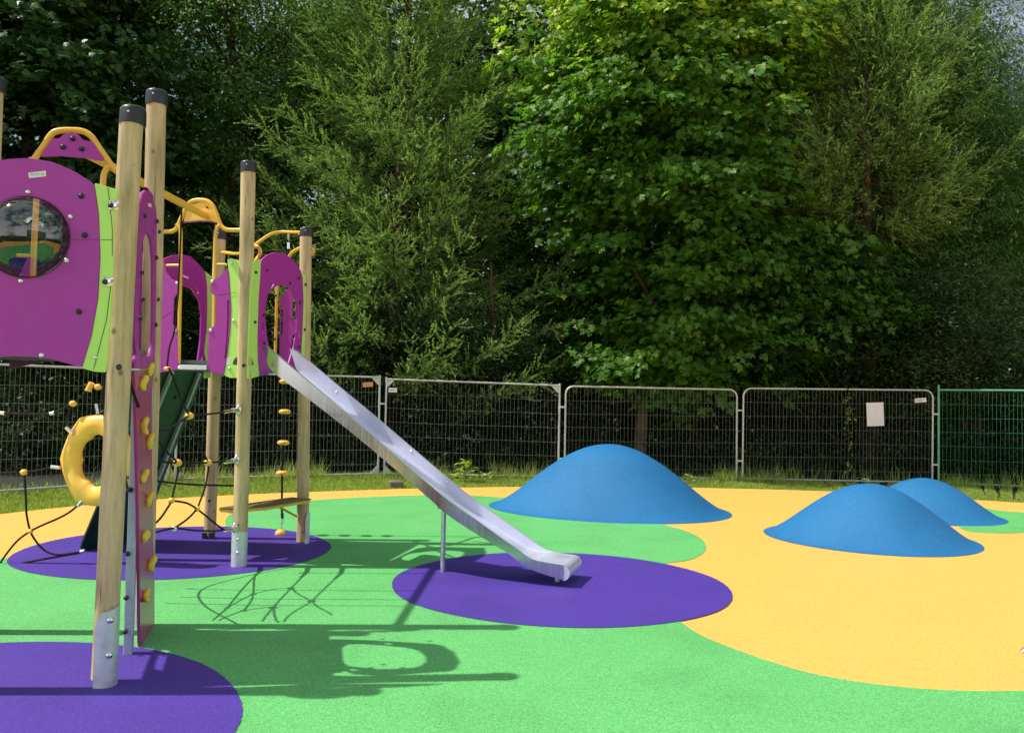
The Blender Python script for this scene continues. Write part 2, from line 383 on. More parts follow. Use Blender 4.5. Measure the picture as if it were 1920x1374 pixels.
# ------------------------------------------------------------------ play towers
PA, PB, PD, PE = Vector((-2.17, 4.67, 0)), Vector((-2.45, 5.82, 0)), Vector((-3.10, 4.50, 0)), Vector((-3.43, 5.60, 0))
P3, P4, P5, P6 = Vector((-2.45, 7.87, 0)), Vector((-2.19, 9.15, 0)), Vector((-3.40, 8.05, 0)), Vector((-3.22, 9.30, 0))
t1 = empty('play_tower', (-2.78, 5.15, 0), 'nearer purple play tower with clear bubble window, tall pine posts and climbing wall', 'play tower', 'wooden post play towers')
t2 = empty('play_tower', (-2.82, 8.6, 0), 'farther purple and lime play tower holding the top of the steel slide', 'play tower', 'wooden post play towers')

def mk_bolt(r, h):
    return MB().lathe([(r, 0), (r, h * .25), (r * .86, h * .62), (r * .55, h * .88), (r * .2, h)], (0, 0, 0), seg=12)
def mesh_only(name, mb, mat):
    me = bpy.data.meshes.new(name); me.from_pydata([tuple(v) for v in mb.v], [], mb.f); me.update(); me.materials.append(mat); me.shade_smooth(); return me
ME_bolt = mesh_only('bolt', mk_bolt(.0155, .017), M_black); ME_sbolt = mesh_only('bolt', mk_bolt(.011, .008), M_bright)
ME_cap = mesh_only('bolt', mk_bolt(.017, .006), M_black)
me_ = MB().box((0, 0, .003), (.05, .05, .006), bev=.001); ME_brk = mesh_only('bracket', me_, M_bright)

def post(tower, base, top, r=0.061, z0=0.05, cap=True):
    base = Vector(base); top = Vector(top); b0 = base + Vector((0, 0, z0))
    d = (top - base); pts = []; n = 14
    mb = MB(); ax = Vector((.006, .004, 0))
    for i in range(n + 1):
        f = i / n; p = b0.lerp(top, f) + ax * math.sin(f * 3.1 + base.x * 5); pts.append(p)
    mb.tube(pts, [r * (1 + .012 * math.sin(i * 1.7 + base.y * 3)) for i in range(n + 1)], 28)
    o = build('post', mb, M_wood, tower)
    if cap:
        ax = (pts[-1] - pts[-2]).normalized(); c = top - ax * .085; rc = r + .008
        cb = MB().lathe([(rc, 0), (rc + .001, .01), (rc, .078), (rc * .965, .092), (rc * .86, .1), (rc * .3, .104)], c, ax, 28)
        co = build('post_cap', cb, M_black, o, angle=50)
        # moulded slot on top
        build('cap_slot', MB().box(c + ax * .1035 + Vector((0, -rc * .55, 0)), (.008, .03, .004)), M_galv, co, False)
        build('cap_clip', MB().box(c + ax * .06 + Vector((.004, -rc - .0005, 0)), (.012, .003, .010)), M_galv, co, False)
    return o, pts
def shoe(po, base, zt, side, r=0.066, a0=-100, a1=100, tilt=0.0, lean=(0, 0)):
    """half-round steel shoe wrapped round the post foot, faces the given plan angle (degrees)"""
    n, m = 18, 10; vs = []; fs = []
    for i in range(n + 1):
        f = i / n; a = R(side + a0 + (a1 - a0) * f); e = min(f, 1 - f)
        topz = zt - .07 * max(0, 1 - e / .22) ** 2 + tilt * (f - .5)
        for j in range(m + 1):
            z = topz * j / m; lx, ly = lean[0] * z, lean[1] * z
            for rr in (r, r + .0045): vs.append(Vector((base[0] + lx + rr * math.cos(a), base[1] + ly + rr * math.sin(a), z)))
    def id_(i, j, k): return (i * (m + 1) + j) * 2 + k
    for i in range(n):
        for j in range(m):
            fs.append((id_(i, j, 1), id_(i + 1, j, 1), id_(i + 1, j + 1, 1), id_(i, j + 1, 1)))
            fs.append((id_(i, j, 0), id_(i, j + 1, 0), id_(i + 1, j + 1, 0), id_(i + 1, j, 0)))
        fs.append((id_(i, m, 0), id_(i, m, 1), id_(i + 1, m, 1), id_(i + 1, m, 0)))
    for j in range(m):
        fs.append((id_(0, j, 0), id_(0, j, 1), id_(0, j + 1, 1), id_(0, j + 1, 0))); fs.append((id_(n, j, 0), id_(n, j + 1, 0), id_(n, j + 1, 1), id_(n, j, 1)))
    s = build('post_shoe', MB().add(vs, fs), M_shoe, po)
    return s
def on_post(base, ang, z, r, lean=(0, 0)):
    a = R(ang); return Vector((base[0] + lean[0] * z + r * math.cos(a), base[1] + lean[1] * z + r * math.sin(a), z)), Vector((math.cos(a), math.sin(a), 0))

TA = P(250, 208, 4.80); TB = P(294, 175, 5.82); TE = P(-11, 150, 5.60); TD = Vector((-3.09, 4.50, 3.45))
T3 = P(466, 307, 7.87); T4 = P(575, 430, 9.15); T5 = Vector((-3.38, 8.05, 3.36)); T6 = P(413, 435, 9.30)
poA, _ = post(t1, PA, TA, .0625); poB, _ = post(t1, PB, TB, .0635); poE, _ = post(t1, PE, TE, .0625); poD, _ = post(t1, PD, TD, .0625)
po3, _ = post(t2, P3, T3, .0655); po4, _ = post(t2, P4, T4, .063, .03); po5, _ = post(t2, P5, T5, .060); po6, _ = post(t2, P6, T6, .064, .06)
lA = ((TA.x - PA.x) / TA.z, 0)
sA = shoe(poA, PA + Vector((.014, -.010, 0)), .43, -30, .0635, -86, 92, .05, lA)
for z in (.19, .375):
    p, n_ = on_post(PA + Vector((.014, -.010, 0)), -48, z, .0685, lA); inst('bolt', ME_sbolt, sA, p, n_).scale = (1.7,) * 3
s3 = shoe(po3, P3, .335, -88, .0665, -112, 112, .0)
for z in (.15, .27):
    p, n_ = on_post(P3, -84, z, .0715); inst('bolt', ME_sbolt, s3, p, n_).scale = (1.5,) * 3
s4 = shoe(po4, P4 + Vector((.03, -.03, 0)), .34, -8, .052, -60, 60)
shoe(poB, PB, .33, -60, .0665); shoe(poE, PE, .33, 180, .0665); shoe(poD, PD, .33, 200, .0665); shoe(po5, P5, .33, 180, .0665)
s6 = build('foot_bracket', MB().box(P6 + Vector((-.035, -.045, .045)), (.05, .05, .09), bev=.004).box(P6 + Vector((.04, -.05, .045)), (.055, .05, .09), bev=.004), M_black, po6)
for (pp, bs, ang, z) in ((poA, PA, -40, 1.72), (po3, P3, -82, 1.84), (po6, P6, -84, .43)):
    lean_ = lA if bs is PA else (0, 0)
    p, n_ = on_post(bs, ang, z, .0625, lean_); inst('bolt', ME_cap, pp, p, n_)

def floor_(tower, pts, z, mat):
    c = sum(pts, Vector()) / 4; q = [c + (p - c) * .93 for p in pts]; n = 4
    mb = MB().add([Vector((p.x, p.y, z)) for p in q] + [Vector((p.x, p.y, z - .035)) for p in q], [(0, 1, 2, 3), (7, 6, 5, 4)] + [(i, (i + 1) % 4 + 0, (i + 1) % 4 + 4, i + 4)[::-1] for i in range(4)])
    o = build('platform', mb, mat, tower, False)
    fr = MB()
    for i in range(4):
        a, b2 = q[i], q[(i + 1) % 4]; d = (b2 - a); mid = (a + b2) / 2 + Vector((0, 0, z - .075))
        d.normalize(); inner = (c - (a + b2) / 2); inner.z = 0; inner.normalize()
        rot = Matrix((d, Vector((-d.y, d.x, 0)), Vector((0, 0, 1)))).transposed()
        fr.box(mid + inner * .03 + Vector((0, 0, .015)), ((b2 - a).length - .06, .035, .05), rot)
    build('platform_frame', fr, M_deck, o, False); return o
M_deck = paint('grey_deck', (.16, .20, .18), .6, .1)
floor_(t1, [PA, PB, PE, PD], 1.865, M_deck); floor_(t2, [P3, P4, P6, P5], 1.885, M_deck)

# --- bubble window panel on the near side
plF = Plane(PD, PA, .0)           # outward normal points to the camera
def PX(pl, pts): return [pl.sz(*p) for p in pts]
s0 = plF.sz(50, 445)[0]
def mirror(r, s0): return r + [(2 * s0 - p[0], p[1]) for p in reversed(r)]
rightside = PX(plF, [(62, 298), (100, 305), (140, 322), (176, 345), (185, 400), (188, 480), (184, 560), (172, 630), (154, 689), (100, 674), (60, 669)])
lab_panel = 'purple board with clear bubble window'
top_h = rightside[0][1]
outl = mirror(rightside, s0)
zc = plF.sz(50, 445)[1]; RB = (zc - plF.sz(50, 521)[1])
circ = [(s0 + RB * math.cos(2 * math.pi * i / 40), zc + RB * math.sin(2 * math.pi * i / 40)) for i in range(40)]
pan = slab('window_panel', plF, corner(outl, .015, 2), [circ], M_panel, t1, .016, smo=1)
for sgn in (1, -1):
    gs = PX(plF, [(177, 343), (200, 350), (222, 356), (214, 400), (212, 520), (207, 600), (199, 698), (178, 697), (154, 690), (172, 630), (184.5, 560), (188.5, 480), (185.5, 400)])
    if sgn < 0: gs = [(2 * s0 - p[0], p[1]) for p in gs]
    gp = slab('side_board', plF, corner(gs, .012, 2), [], M_lime, t1, .014, -.004, smo=1)
    if sgn > 0:
        build('crease', MB().tube([plF.wp(203, 352, .0045), plF.wp(211, 430, .0045), plF.wp(211, 480, .0045)], .0016, 5).tube([plF.wp(210, 520, .0045), plF.wp(200, 600, .0045), plF.wp(176, 692, .0045)], .0016, 5).tube([plF.wp(189, 450, .0045), plF.wp(212, 450, .0045)], .0014, 5), M_edge, gp, False)
        for px, py in ((209, 386), (198, 529)):
            br = inst('bracket', ME_brk, gp, plF.wp(px + 6, py, .005), plF.n)
            inst('bolt', ME_bolt, gp, plF.wp(px, py, .006), plF.n)
        inst('bolt', ME_sbolt, gp, plF.wp(179, 670, .004), plF.n)
# seam
build('seam', MB().tube([plF.wp(136, 449.5, .0086), plF.wp(187, 449.5, .0086)], .0011, 5), M_edge, pan, False)
dome = MB(); nS, nR = 48, 14; vs = []; fs = []
for i in range(nR + 1):
    ph = i / nR * math.pi / 2
    rr, hh = (RB - .004) * math.cos(ph), .165 * math.sin(ph)
    for kk in range(nS):
        a = 2 * math.pi * kk / nS; vs.append(plF.w((s0 + rr * math.cos(a), zc + rr * math.sin(a)), .009 + hh))
for i in range(nR):
    for kk in range(nS): fs.append((i * nS + kk, i * nS + (kk + 1) % nS, (i + 1) * nS + (kk + 1) % nS, (i + 1) * nS + kk))
m, t, b, o_ = new_mat('clear_acrylic')
gl = t.nodes.new('ShaderNodeBsdfGlossy'); gl.inputs['Roughness'].default_value = .05; trn = t.nodes.new('ShaderNodeBsdfTransparent'); trn.inputs[0].default_value = (.84, .85, .86, 1)
fr_ = t.nodes.new('ShaderNodeFresnel'); fr_.inputs[0].default_value = 1.9; ms = t.nodes.new('ShaderNodeMixShader')
ma = t.nodes.new('ShaderNodeMath'); ma.operation = 'MULTIPLY_ADD'; ma.inputs[1].default_value = .85; ma.inputs[2].default_value = .05; t.links.new(fr_.outputs[0], ma.inputs[0])
t.links.new(ma.outputs[0], ms.inputs[0]); t.links.new(trn.outputs[0], ms.inputs[1]); t.links.new(gl.outputs[0], ms.inputs[2]); t.links.new(ms.outputs[0], o_.inputs[0])
bub = build('bubble_window', MB().add(vs, fs), m, pan, True, angle=180)
build('window_rim', MB().tube([plF.w((s0 + RB * math.cos(2 * math.pi * i / 48), zc + RB * math.sin(2 * math.pi * i / 48)), .009) for i in range(48)], .0045, 6, closed=True), M_edge, pan)
for i in range(6):
    a = R(75 - 54 * i) if i < 4 else R(75 + 54 * (i - 3))
for px, py in ((53.5, 361), (132.5, 407), (125.5, 489), (40, 527), (79, 666)): inst('bolt', ME_sbolt, pan, plF.wp(px, py, .008), plF.n).scale = (1.3,) * 3
for px, py in ((153.5, 368.5), (160, 441.5), (149, 584.5)): inst('bolt', ME_bolt, pan, plF.wp(px, py, .008), plF.n)
lb = build('sticker', MB().add([plF.wp(54, 325, .0088), plF.wp(87, 321, .0088), plF.wp(87.5, 331.5, .0088), plF.wp(55.5, 335, .0088)], [(0, 3, 2, 1)]), M_white, pan, False)
def text(name, body, size, mat, parent, loc, pl, tilt=0.0):
    cu = bpy.data.curves.new(name, 'FONT'); cu.body = body; cu.size = size; cu.align_x = 'CENTER'; cu.align_y = 'CENTER'; cu.extrude = .0002
    tmp = bpy.data.objects.new('tmp', cu); COL.objects.link(tmp); dg = bpy.context.evaluated_depsgraph_get(); dg.update()
    me = bpy.data.meshes.new_from_object(tmp.evaluated_get(dg)); bpy.data.objects.remove(tmp)
    m4 = pl.mat(); m4.translation = Vector(loc) - root_of(parent).location
    me.transform(m4 @ Matrix.Rotation(tilt, 4, 'Z')); me.materials.clear(); me.name = name
    return link(name, me, mat, parent)
text('sticker_text', 'SKI33105', .019, M_ink, lb, plF.wp(70.8, 328, .0094), plF, R(5))

# --- arch panel and climbing board on the right-hand side of the near tower
plR = Plane(PA, PB, .066)
hr_ = PX(plR, [(272, 435), (278.6, 442), (283, 458), (285, 490), (285.2, 540), (285, 602), (283.2, 649), (279, 668)])
hl_ = PX(plR, [(262, 667.5), (258, 655), (257.3, 576), (259.5, 523), (263, 466), (267, 446)])
sc_ = .5 * (hr_[4][0] + hl_[2][0])
rt_ = PX(plR, [(271, 350.5), (275, 353), (279, 359), (285, 374), (290, 392), (291.6, 413), (291, 471), (290.6, 523), (290, 576), (289, 628), (287.5, 691)])
lt_ = [(2 * sc_ - p[0], p[1]) for p in reversed(rt_[:-2])]
zb = lt_[0][1]
arch = rt_ + PX(plR, [(283, 691), (249.5, 691), (249.2, 675)]) + [(lt_[0][0] + .10, 1.80), (lt_[0][0] + .02, 1.90)] + lt_
hole = corner(hr_ + hl_, .03, 2)
slots = [corner(PX(plR, q), .006, 2) for q in ([(281, 426), (282.5, 427), (285.5, 436), (284, 439)], [(286.8, 527), (288.6, 527), (288, 552), (286.4, 552)], [(253.6, 623), (255.3, 624), (255, 650), (253.2, 650)])]
ap = slab('arch_panel', plR, corner(arch, .01, 1), [hole] + slots, M_panel, t1, .018, smo=1)
print('ARCH', sc_, lt_[3], rt_[7], plR.L)
for px, py in ((267, 405), (290, 415), (294, 434), (289, 483), (261, 511), (263, 561), (288, 609), (258, 597), (292, 561)):
    inst('bolt', ME_bolt, ap, plR.wp(px, py, .009), plR.n)
stk = build('sticker', MB().add([plR.wp(274, 381, .0096), plR.wp(281, 382, .0096), plR.wp(281, 389, .0096), plR.wp(274.5, 387, .0096)], [(0, 3, 2, 1)]), M_white, ap, False)
m, t, b, _ = new_mat('glossy_purple_board'); b.inputs['Base Color'].default_value = (.42, .045, .22, 1); b.inputs['Roughness'].default_value = .27; b.inputs['Specular IOR Level'].default_value = .35
v = obj_coords(t); bump(t, b, noise(t, v, 6, 2), .04, .01); M_gloss = m
cb_out = PX(plR, [(249.5, 695), (250.5, 719), (253, 797), (255.5, 902), (258, 999), (260, 1205), (262, 1215), (266, 1214), (287.5, 1180), (287, 1100), (284.5, 1000), (282.5, 880), (282, 766), (283, 719), (286.5, 695)])
bs0, bs1 = cb_out[4][0], cb_out[10][0]
cbp = slab('climbing_board', plR, corner(cb_out, .008, 2), [], M_gloss, t1, .018, smo=1)
rl = MB(); u3 = Matrix((plR.u, plR.n, Vector((0, 0, 1)))).transposed()
rl.box(plR.w((bs0 + .035, .98 * .82 + .005), -.035), (.06, .05, 1.62), u3, .004)
rl.box(plR.w((bs1 - .06, .98 * .82 + .1), -.035), (.05, .05, 1.42), u3, .004)
M_zinc = metal('blue_grey_rail', (.42, .50, .56), .5, .1, metallic=.4)
build('support_rail', rl, M_zinc, cbp)
for z in (.16, .36, .62, 1.0): inst('bolt', ME_bolt, cbp, plR.w((bs0 - .005, z), -.05), -plR.u)
def hold(px, py, seed):
    rr = random.Random(seed); c = plR.wp(px - 8, py, .012); m3 = Matrix((plR.u, plR.n, Vector((0, 0, 1)))).transposed()
    mb = MB(); a0 = rr.uniform(-.5, .5)
    # one lumpy lobed grip: a single closed surface
    n, m_ = 20, 12; vs = []; fs = []
    lob = [(rr.uniform(0, 6.28), rr.uniform(-.3, 1.2), rr.uniform(.25, .5)) for _ in range(5)] + [(1.2, .5, .9)]
    for i in range(m_ + 1):
        ph = -math.pi / 2 + math.pi * i / m_
        for kk in range(n):
            th_ = 2 * math.pi * kk / n; d = Vector((math.cos(ph) * math.cos(th_), math.sin(ph), math.cos(ph) * math.sin(th_)))
            r = .027
            for (lt, lp, am) in lob:
                q = Vector((math.cos(lp * .6) * math.cos(lt), math.sin(lp * .6), math.cos(lp * .6) * math.sin(lt)))
                r += .040 * am * max(0, d.dot(q)) ** 7
            sx = Vector((d.x * .95, d.y * .95 + .10, d.z * .95)) * r
            vs.append(c + m3 @ Vector((sx.x, max(sx.y, -.004), sx.z)))
    for i in range(m_):
        for kk in range(n): fs.append((i * n + kk, (i + 1) * n + kk, (i + 1) * n + (kk + 1) % n, i * n + (kk + 1) % n))
    build('climbing_hold', MB().add(vs, fs), M_hold, cbp, True, angle=80)
for i, q in enumerate([(282.5, 696), (268.5, 722), (270, 801), (281, 829), (270.5, 897), (280, 941), (272, 1010), (283, 1062), (274, 1120)]): hold(*q, i + 3)
build('black_strap', MB().tube(smooth_path([plR.wp(247, 640, -.02), plR.wp(246, 690, -.02), plR.wp(248, 730, -.0), plR.wp(253, 762, .02)], 5), .009, 8), M_rope, t1)

# --- roof arches, handrails and the boards either side of each opening
def rail(pl, px, o, parent, r=.017, n=5, name='handrail', mat=None):
    return build(name, MB().tube(smooth_path([pl.wp(*q, o) if len(q) == 2 else q for q in px], n), r, 12), mat or M_yel, parent)
plB1 = Plane(PE, PB, 0.0)
sE = plB1.L
at1 = [(52, 330), (62, 303), (80, 277), (97, 252), (112, 245.5), (133, 244.5), (155, 246.5), (171, 256), (185, 276), (201, 299), (213, 316), (224, 325), (240, 327)]
c1 = plB1.sz(134, 290)[0]
arch1 = build('roof_arch', MB().tube(smooth_path([plB1.wp(*q) for q in at1], 4), .0205, 14), M_yel, t1)
lft = [plB1.wp(52, 330), plB1.wp(38, 352), plB1.wp(15, 356)]
build('roof_arch', MB().tube(smooth_path(lft, 4), .0205, 14), M_yel, t1)
plate = slab('roof_plate', plB1, corner(PX(plB1, [(77, 296), (90, 276), (102, 260), (112, 262), (119, 254), (133, 250), (148, 253), (156, 264), (168, 266), (176, 268), (186, 285), (197, 304), (163, 298), (115, 294)]), .02, 3), [], M_panel, arch1, .014, .012, smo=1)
for px, py in ((138, 262), (120, 277.5), (155, 281)): inst('bolt', ME_bolt, plate, plB1.wp(px, py, .02), plB1.n).scale = (1.15,) * 3
hs = plB1.sz(195, 330)[0]
for s_h in (hs, 2 * c1 - hs):
    sg = 1 if s_h > c1 else -1
    build('handrail', MB().tube(smooth_path([plB1.w((s_h + .05 * sg, 3.115)), plB1.w((s_h + .012 * sg, 3.08)), plB1.w((s_h - .004 * sg, 2.98)), plB1.w((s_h, 2.5)), plB1.w((s_h, 1.82))], 4), .0195, 12).tube([plB1.w((s_h, 2.47)), plB1.w((s_h - .18 if sg > 0 else s_h + .18, 2.47))] if sg > 0 else [plB1.w((s_h, 2.47)), plB1.w((s_h - .1, 2.47))], .013, 10), M_yel, t1)
    e0, e1 = (s_h + .0, sE - .07) if sg > 0 else (.07, s_h)
    slab('side_board', plB1, corner([(e0, 1.80), (e1, 1.77), (e1, 2.55), ((e0 + e1) / 2, 2.3), (e0, 2.2)], .03, 3), [], M_panel, t1, .016, smo=1)
plL1 = Plane(PE, PD, .05)
slab('arch_panel', plL1, corner([(.06, 1.79), (1.05, 1.79), (1.08, 2.3), (.95, 2.7), (.57, 2.88), (.2, 2.7), (.05, 2.3)], .1, 4), [corner([(.33, 1.84), (.80, 1.84), (.80, 2.45), (.57, 2.6), (.33, 2.45)], .1, 4)], M_panel, t1, .016, smo=1)
# lower skirt seen below the window board; its shade is put into the darker colour
slab('skirt_board', plB1, corner(PX(plB1, [(15, 655), (150, 655), (150, 673), (110, 675), (75, 679), (45, 685), (15, 692)]), .004, 2), [], paint('shaded_purple_board', (.14, .015, .08), .5), t1, .014, -.03, smo=1)

# beam between the two towers
bm0 = plB1.wp(146, 279, -.03); bm1 = P(384, 404, 7.93)
bo = build('overhead_beam', MB().tube([bm0, bm0.lerp(bm1, .5), bm1], .031, 18), M_yel, None, loc=bm0)
tag(bo, 'thick yellow overhead tube joining the tops of the two play towers', 'overhead beam')

# --- far tower
plS = Plane(P3, P4, .055)       # slide side, faces right
pur = PX(plS, [(489.5, 487), (495, 482), (502, 477.5), (516, 473), (530, 474.5), (544, 483.5), (555, 495), (563, 508), (566.5, 522), (568, 563), (567, 600), (564.5, 650), (562, 693), (541, 697), (512, 697.5), (498, 703), (486, 705), (483, 670), (482.5, 633), (484.5, 563), (488, 516)])
hol = PX(plS, [(516.5, 537), (528, 534.5), (540, 538), (550, 548.5), (555, 568), (556.5, 598), (555, 621), (549.5, 651), (541, 679), (536, 690), (519, 690), (509, 680), (504, 654), (499, 628), (496, 598), (497, 568), (503, 548)])
sl_ = [corner(PX(plS, q), .01, 2) for q in ([(505, 538), (511, 529.5), (514, 532), (508, 541)], [(543, 530), (549, 536), (550.5, 541), (545, 535)], [(490, 605), (493, 605), (494, 623), (491, 623)], [(559, 616), (561.5, 616), (561, 632), (558.5, 632)])]
sp_ = slab('slide_panel', plS, corner(pur, .008, 1), [corner(hol, .02, 2)] + sl_, M_panel, t2, .016, smo=1)
for px, py in ((499, 507), (558.5, 522), (542.5, 531), (560.5, 567), (492.5, 590), (493.5, 643.5), (558.5, 650.5)): inst('bolt', ME_bolt, sp_, plS.wp(px, py, .008), plS.n)
build('seam', MB().tube([plS.wp(556.5, 570, .0085), plS.wp(568, 571.5, .0085)], .0013, 5), M_edge, sp_, False)
build('seam', MB().tube([plS.wp(484, 597, .0085), plS.wp(496, 593, .0085)], .0013, 5), M_edge, sp_, False)
g1 = slab('side_board', plS, corner(PX(plS, [(474, 489), (489.3, 487), (487.7, 516), (484.2, 563), (482.2, 633), (482.8, 670), (485.7, 705), (470, 710), (464, 710), (466, 640), (469, 560)]), .008, 2), [corner(PX(plS, [(466, 668), (472, 670), (475.5, 680), (475.5, 685), (465, 685)]), .01, 2)], M_lime, t2, .014, -.004, smo=1)
for px, py in ((478.5, 511), (477, 604)): inst('bolt', ME_bolt, g1, plS.wp(px, py, .004), plS.n)
inst('bolt', ME_sbolt, g1, plS.wp(486, 496, .004), plS.n).scale = (1.4,) * 3; inst('bolt', ME_sbolt, g1, plS.wp(477, 692, .004), plS.n)
g2 = slab('side_board', plS, corner(PX(plS, [(563.5, 509), (573, 515.5), (572.8, 563), (572, 610), (571.5, 672), (562.3, 693), (564.8, 650), (567.3, 600), (568.3, 563), (566.8, 522)]), .006, 2), [], M_lime, t2, .014, -.004, smo=1)
for px, py in ((571.5, 533.5), (570, 618)): inst('bolt', ME_bolt, g2, plS.wp(px, py, .004), plS.n)

plN = Plane(P5, P3, .03)        # opening side, faces the camera
q1 = PX(plN, [(426, 503), (429.5, 516), (431.5, 551), (433.5, 577), (431.5, 621), (426, 665), (419.7, 703), (400, 698), (385, 692.5), (390, 679), (392, 618), (404, 610), (405.5, 604), (406.5, 556), (396, 549), (394.5, 536), (399, 526), (410, 521), (419, 512)])
slot = corner(PX(plN, [(427, 563), (430.5, 563), (430, 600), (425.5, 673), (421.5, 673), (425, 640), (427, 600)]), .004, 1)
sb = slab('side_board', plN, corner(q1, .01, 2), [slot], M_panel, t2, .016, smo=1)
for px, py in ((398.5, 528.5), (396, 619.5), (384.5, 689.5)): inst('bolt', ME_sbolt, sb, plN.wp(px, py, .008), plN.n).scale = (1.6,) * 3
build('seam', MB().tube([plN.wp(407, 554, .0085), plN.wp(445, 548, .0085)], .0012, 5), M_edge, sb, False)
g3 = slab('side_board', plN, corner(PX(plN, [(426.5, 486), (434, 484.5), (446, 488), (456, 489), (454, 560), (450, 640), (447, 708), (432, 708.5), (420.2, 703.5), (426.5, 665), (432, 621), (434, 577), (432, 551), (430, 516)]), .008, 2), [corner(PX(plN, [(436, 684), (437, 677), (441, 671), (449, 668), (449, 685)]), .008, 2)], M_lime, t2, .014, -.004, smo=1)
for px, py in ((434.5, 493), (438.5, 601.5), (430.5, 691)): inst('bolt', ME_sbolt, g3, plN.wp(px, py, .004), plN.n).scale = (1.5,) * 3
build('sticker', MB().add([plN.wp(425.5, 669, .0045), plN.wp(432, 670, .0045), plN.wp(431, 684, .0045), plN.wp(424.5, 683, .0045)], [(0, 3, 2, 1)]), M_white, g3, False)
q2 = PX(plN, [(300, 489), (308, 488), (310, 500), (313, 511), (322.5, 524), (334, 528), (337, 533), (337, 547), (332, 551), (327, 560), (324.5, 609), (333.5, 617), (334.5, 679), (344, 691), (303, 698), (292, 700), (290, 600), (293, 520)])
sb2 = slab('side_board', plN, corner(q2, .01, 2), [], M_panel, t2, .016, smo=1)
for px, py in ((332.5, 531), (330, 620), (337, 690)): inst('bolt', ME_sbolt, sb2, plN.wp(px, py, .008), plN.n).scale = (1.5,) * 3
build('seam', MB().tube([plN.wp(303, 597, .0085), plN.wp(323, 585, .0085)], .0012, 5), M_edge, sb2, False)
st = MB(); cst = (plN.wp(338, 689, -.02) + plN.wp(390, 689, -.02)) / 2
st.box(cst, ((plN.wp(338, 689) - plN.wp(390, 689)).length, .09, .045), Matrix((plN.u, Vector((-plN.u.y, plN.u.x, 0)), Vector((0, 0, 1)))).transposed(), .004)
build('entry_step', st, M_galv, t2)
at2 = [(296, 436), (308, 433.5), (320, 433), (330, 426.5), (337, 410), (345, 393), (353, 380), (362, 375.5), (375, 374.5), (388, 377), (397, 386), (404, 401), (411, 420), (420, 429), (434.5, 431), (455, 430.5)]
arch2 = build('roof_arch', MB().tube(smooth_path([plN.wp(*q, -.02) for q in at2], 4), .0205, 14), M_yel, t2)
slab('roof_plate', plN, corner(PX(plN, [(342, 415.5), (347, 398), (355, 383), (375, 378.5), (388, 380), (395, 389), (402, 402), (408, 417), (392, 413.5), (372, 412.5)]), .02, 3),
     [corner(PX(plN, [(383.5, 385.5), (388, 387), (391, 391.5), (386, 390.5)]), .004, 2), corner(PX(plN, [(357.5, 387), (362, 384), (361.5, 387), (358, 390)]), .004, 2)], M_yel, arch2, .014, -.02, smo=1)
build('plate_trim', MB().tube(smooth_path([plN.wp(342, 417, -.02), plN.wp(372, 414, -.02), plN.wp(392, 415, -.02), plN.wp(408, 418.5, -.02)], 5), .006, 6), M_panel, arch2)
rail(plN, [(413, 421), (406, 427), (403.5, 437), (402.5, 460), (402, 505), (401.5, 560), (400.5, 617)], -.01, t2)
rail(plN, [(402.5, 495.5), (414, 495.5), (424, 496)], -.01, t2, .0125)
rail(plN, [(329, 421), (335.5, 426), (337.5, 436), (337.3, 470), (336.5, 540), (335.3, 600), (334, 684)], -.012, t2)
rail(plN, [(336.5, 497), (324, 497), (308, 497.5)], -.012, t2, .0125)
plW = Plane(P6, P5, .0)          # left side of the far tower (seen from inside)
q3 = PX(plW, [(300, 490), (310, 484), (321, 479.5), (338.6, 477), (356, 481), (371, 494.5), (384, 511), (387, 534), (387.5, 577), (386.5, 621), (382.5, 650), (381.5, 686), (300, 694), (292, 600), (292, 520)])
h3 = PX(plW, [(325, 540), (341.5, 534), (359, 542.5), (372, 563), (376.5, 592), (375, 636), (369, 682), (316, 686), (314, 600), (316, 560)])
wp_ = slab('arch_panel', plW, corner(q3, .01, 2), [corner(h3, .02, 2), corner(PX(plW, [(362, 538), (365, 537), (372, 548), (370, 551)]), .006, 2), corner(PX(plW, [(377, 668), (380, 668), (377, 680), (374, 680)]), .004, 2)], M_panel, t2, .016, smo=1)
build('sticker', MB().add([plW.wp(341, 515, -.0085), plW.wp(352, 519.5, -.0085), plW.wp(351.5, 523, -.0085), plW.wp(341, 518.5, -.0085)], [(0, 1, 2, 3)]), M_white, wp_, False)
g4 = PX(plW, [(384.5, 509), (398, 519), (397, 560), (396, 640), (395, 708), (384, 709), (381.5, 686), (388, 676), (382.5, 650), (380.5, 640), (387, 630), (387.5, 600), (384, 594), (387.5, 588), (388, 540), (380, 530), (384, 520)])
slab('side_board', plW, corner(g4, .006, 2), [], M_lime, t2, .014, .004, smo=1)
plK = Plane(P4, P6, .03)         # back side
q4 = PX(plK, [(524, 703), (525.5, 560), (530, 553), (541, 540), (552, 528), (563, 524), (565, 600), (565, 703)])
slab('side_board', plK, corner(q4, .01, 2), [corner(PX(plK, [(527, 575), (529.5, 574), (531, 582), (530.5, 625), (526.5, 633)]), .006, 2), corner(PX(plK, [(549, 561), (552, 559), (555, 562), (555, 600), (551, 600), (549, 597)]), .006, 2), corner(PX(plK, [(549, 628), (552.5, 626), (552, 645), (546, 656)]), .006, 2)], M_panel, t2, .016, smo=1)
q5 = PX(plK, [(412, 703), (412, 530), (425, 528), (440, 545), (452, 560), (455, 703)])
slab('side_board', plK, corner(q5, .03, 2), [], M_panel, t2, .016, smo=1)
hr = rail(plK, [(521, 520), (520.5, 560), (519.5, 600), (517.5, 665), (516.5, 690)], -.02, t2, .0165)
for px, py in ((519.5, 555), (517.5, 636)): inst('bolt', ME_bolt, hr, plK.wp(px, py, -.04), -plK.n)
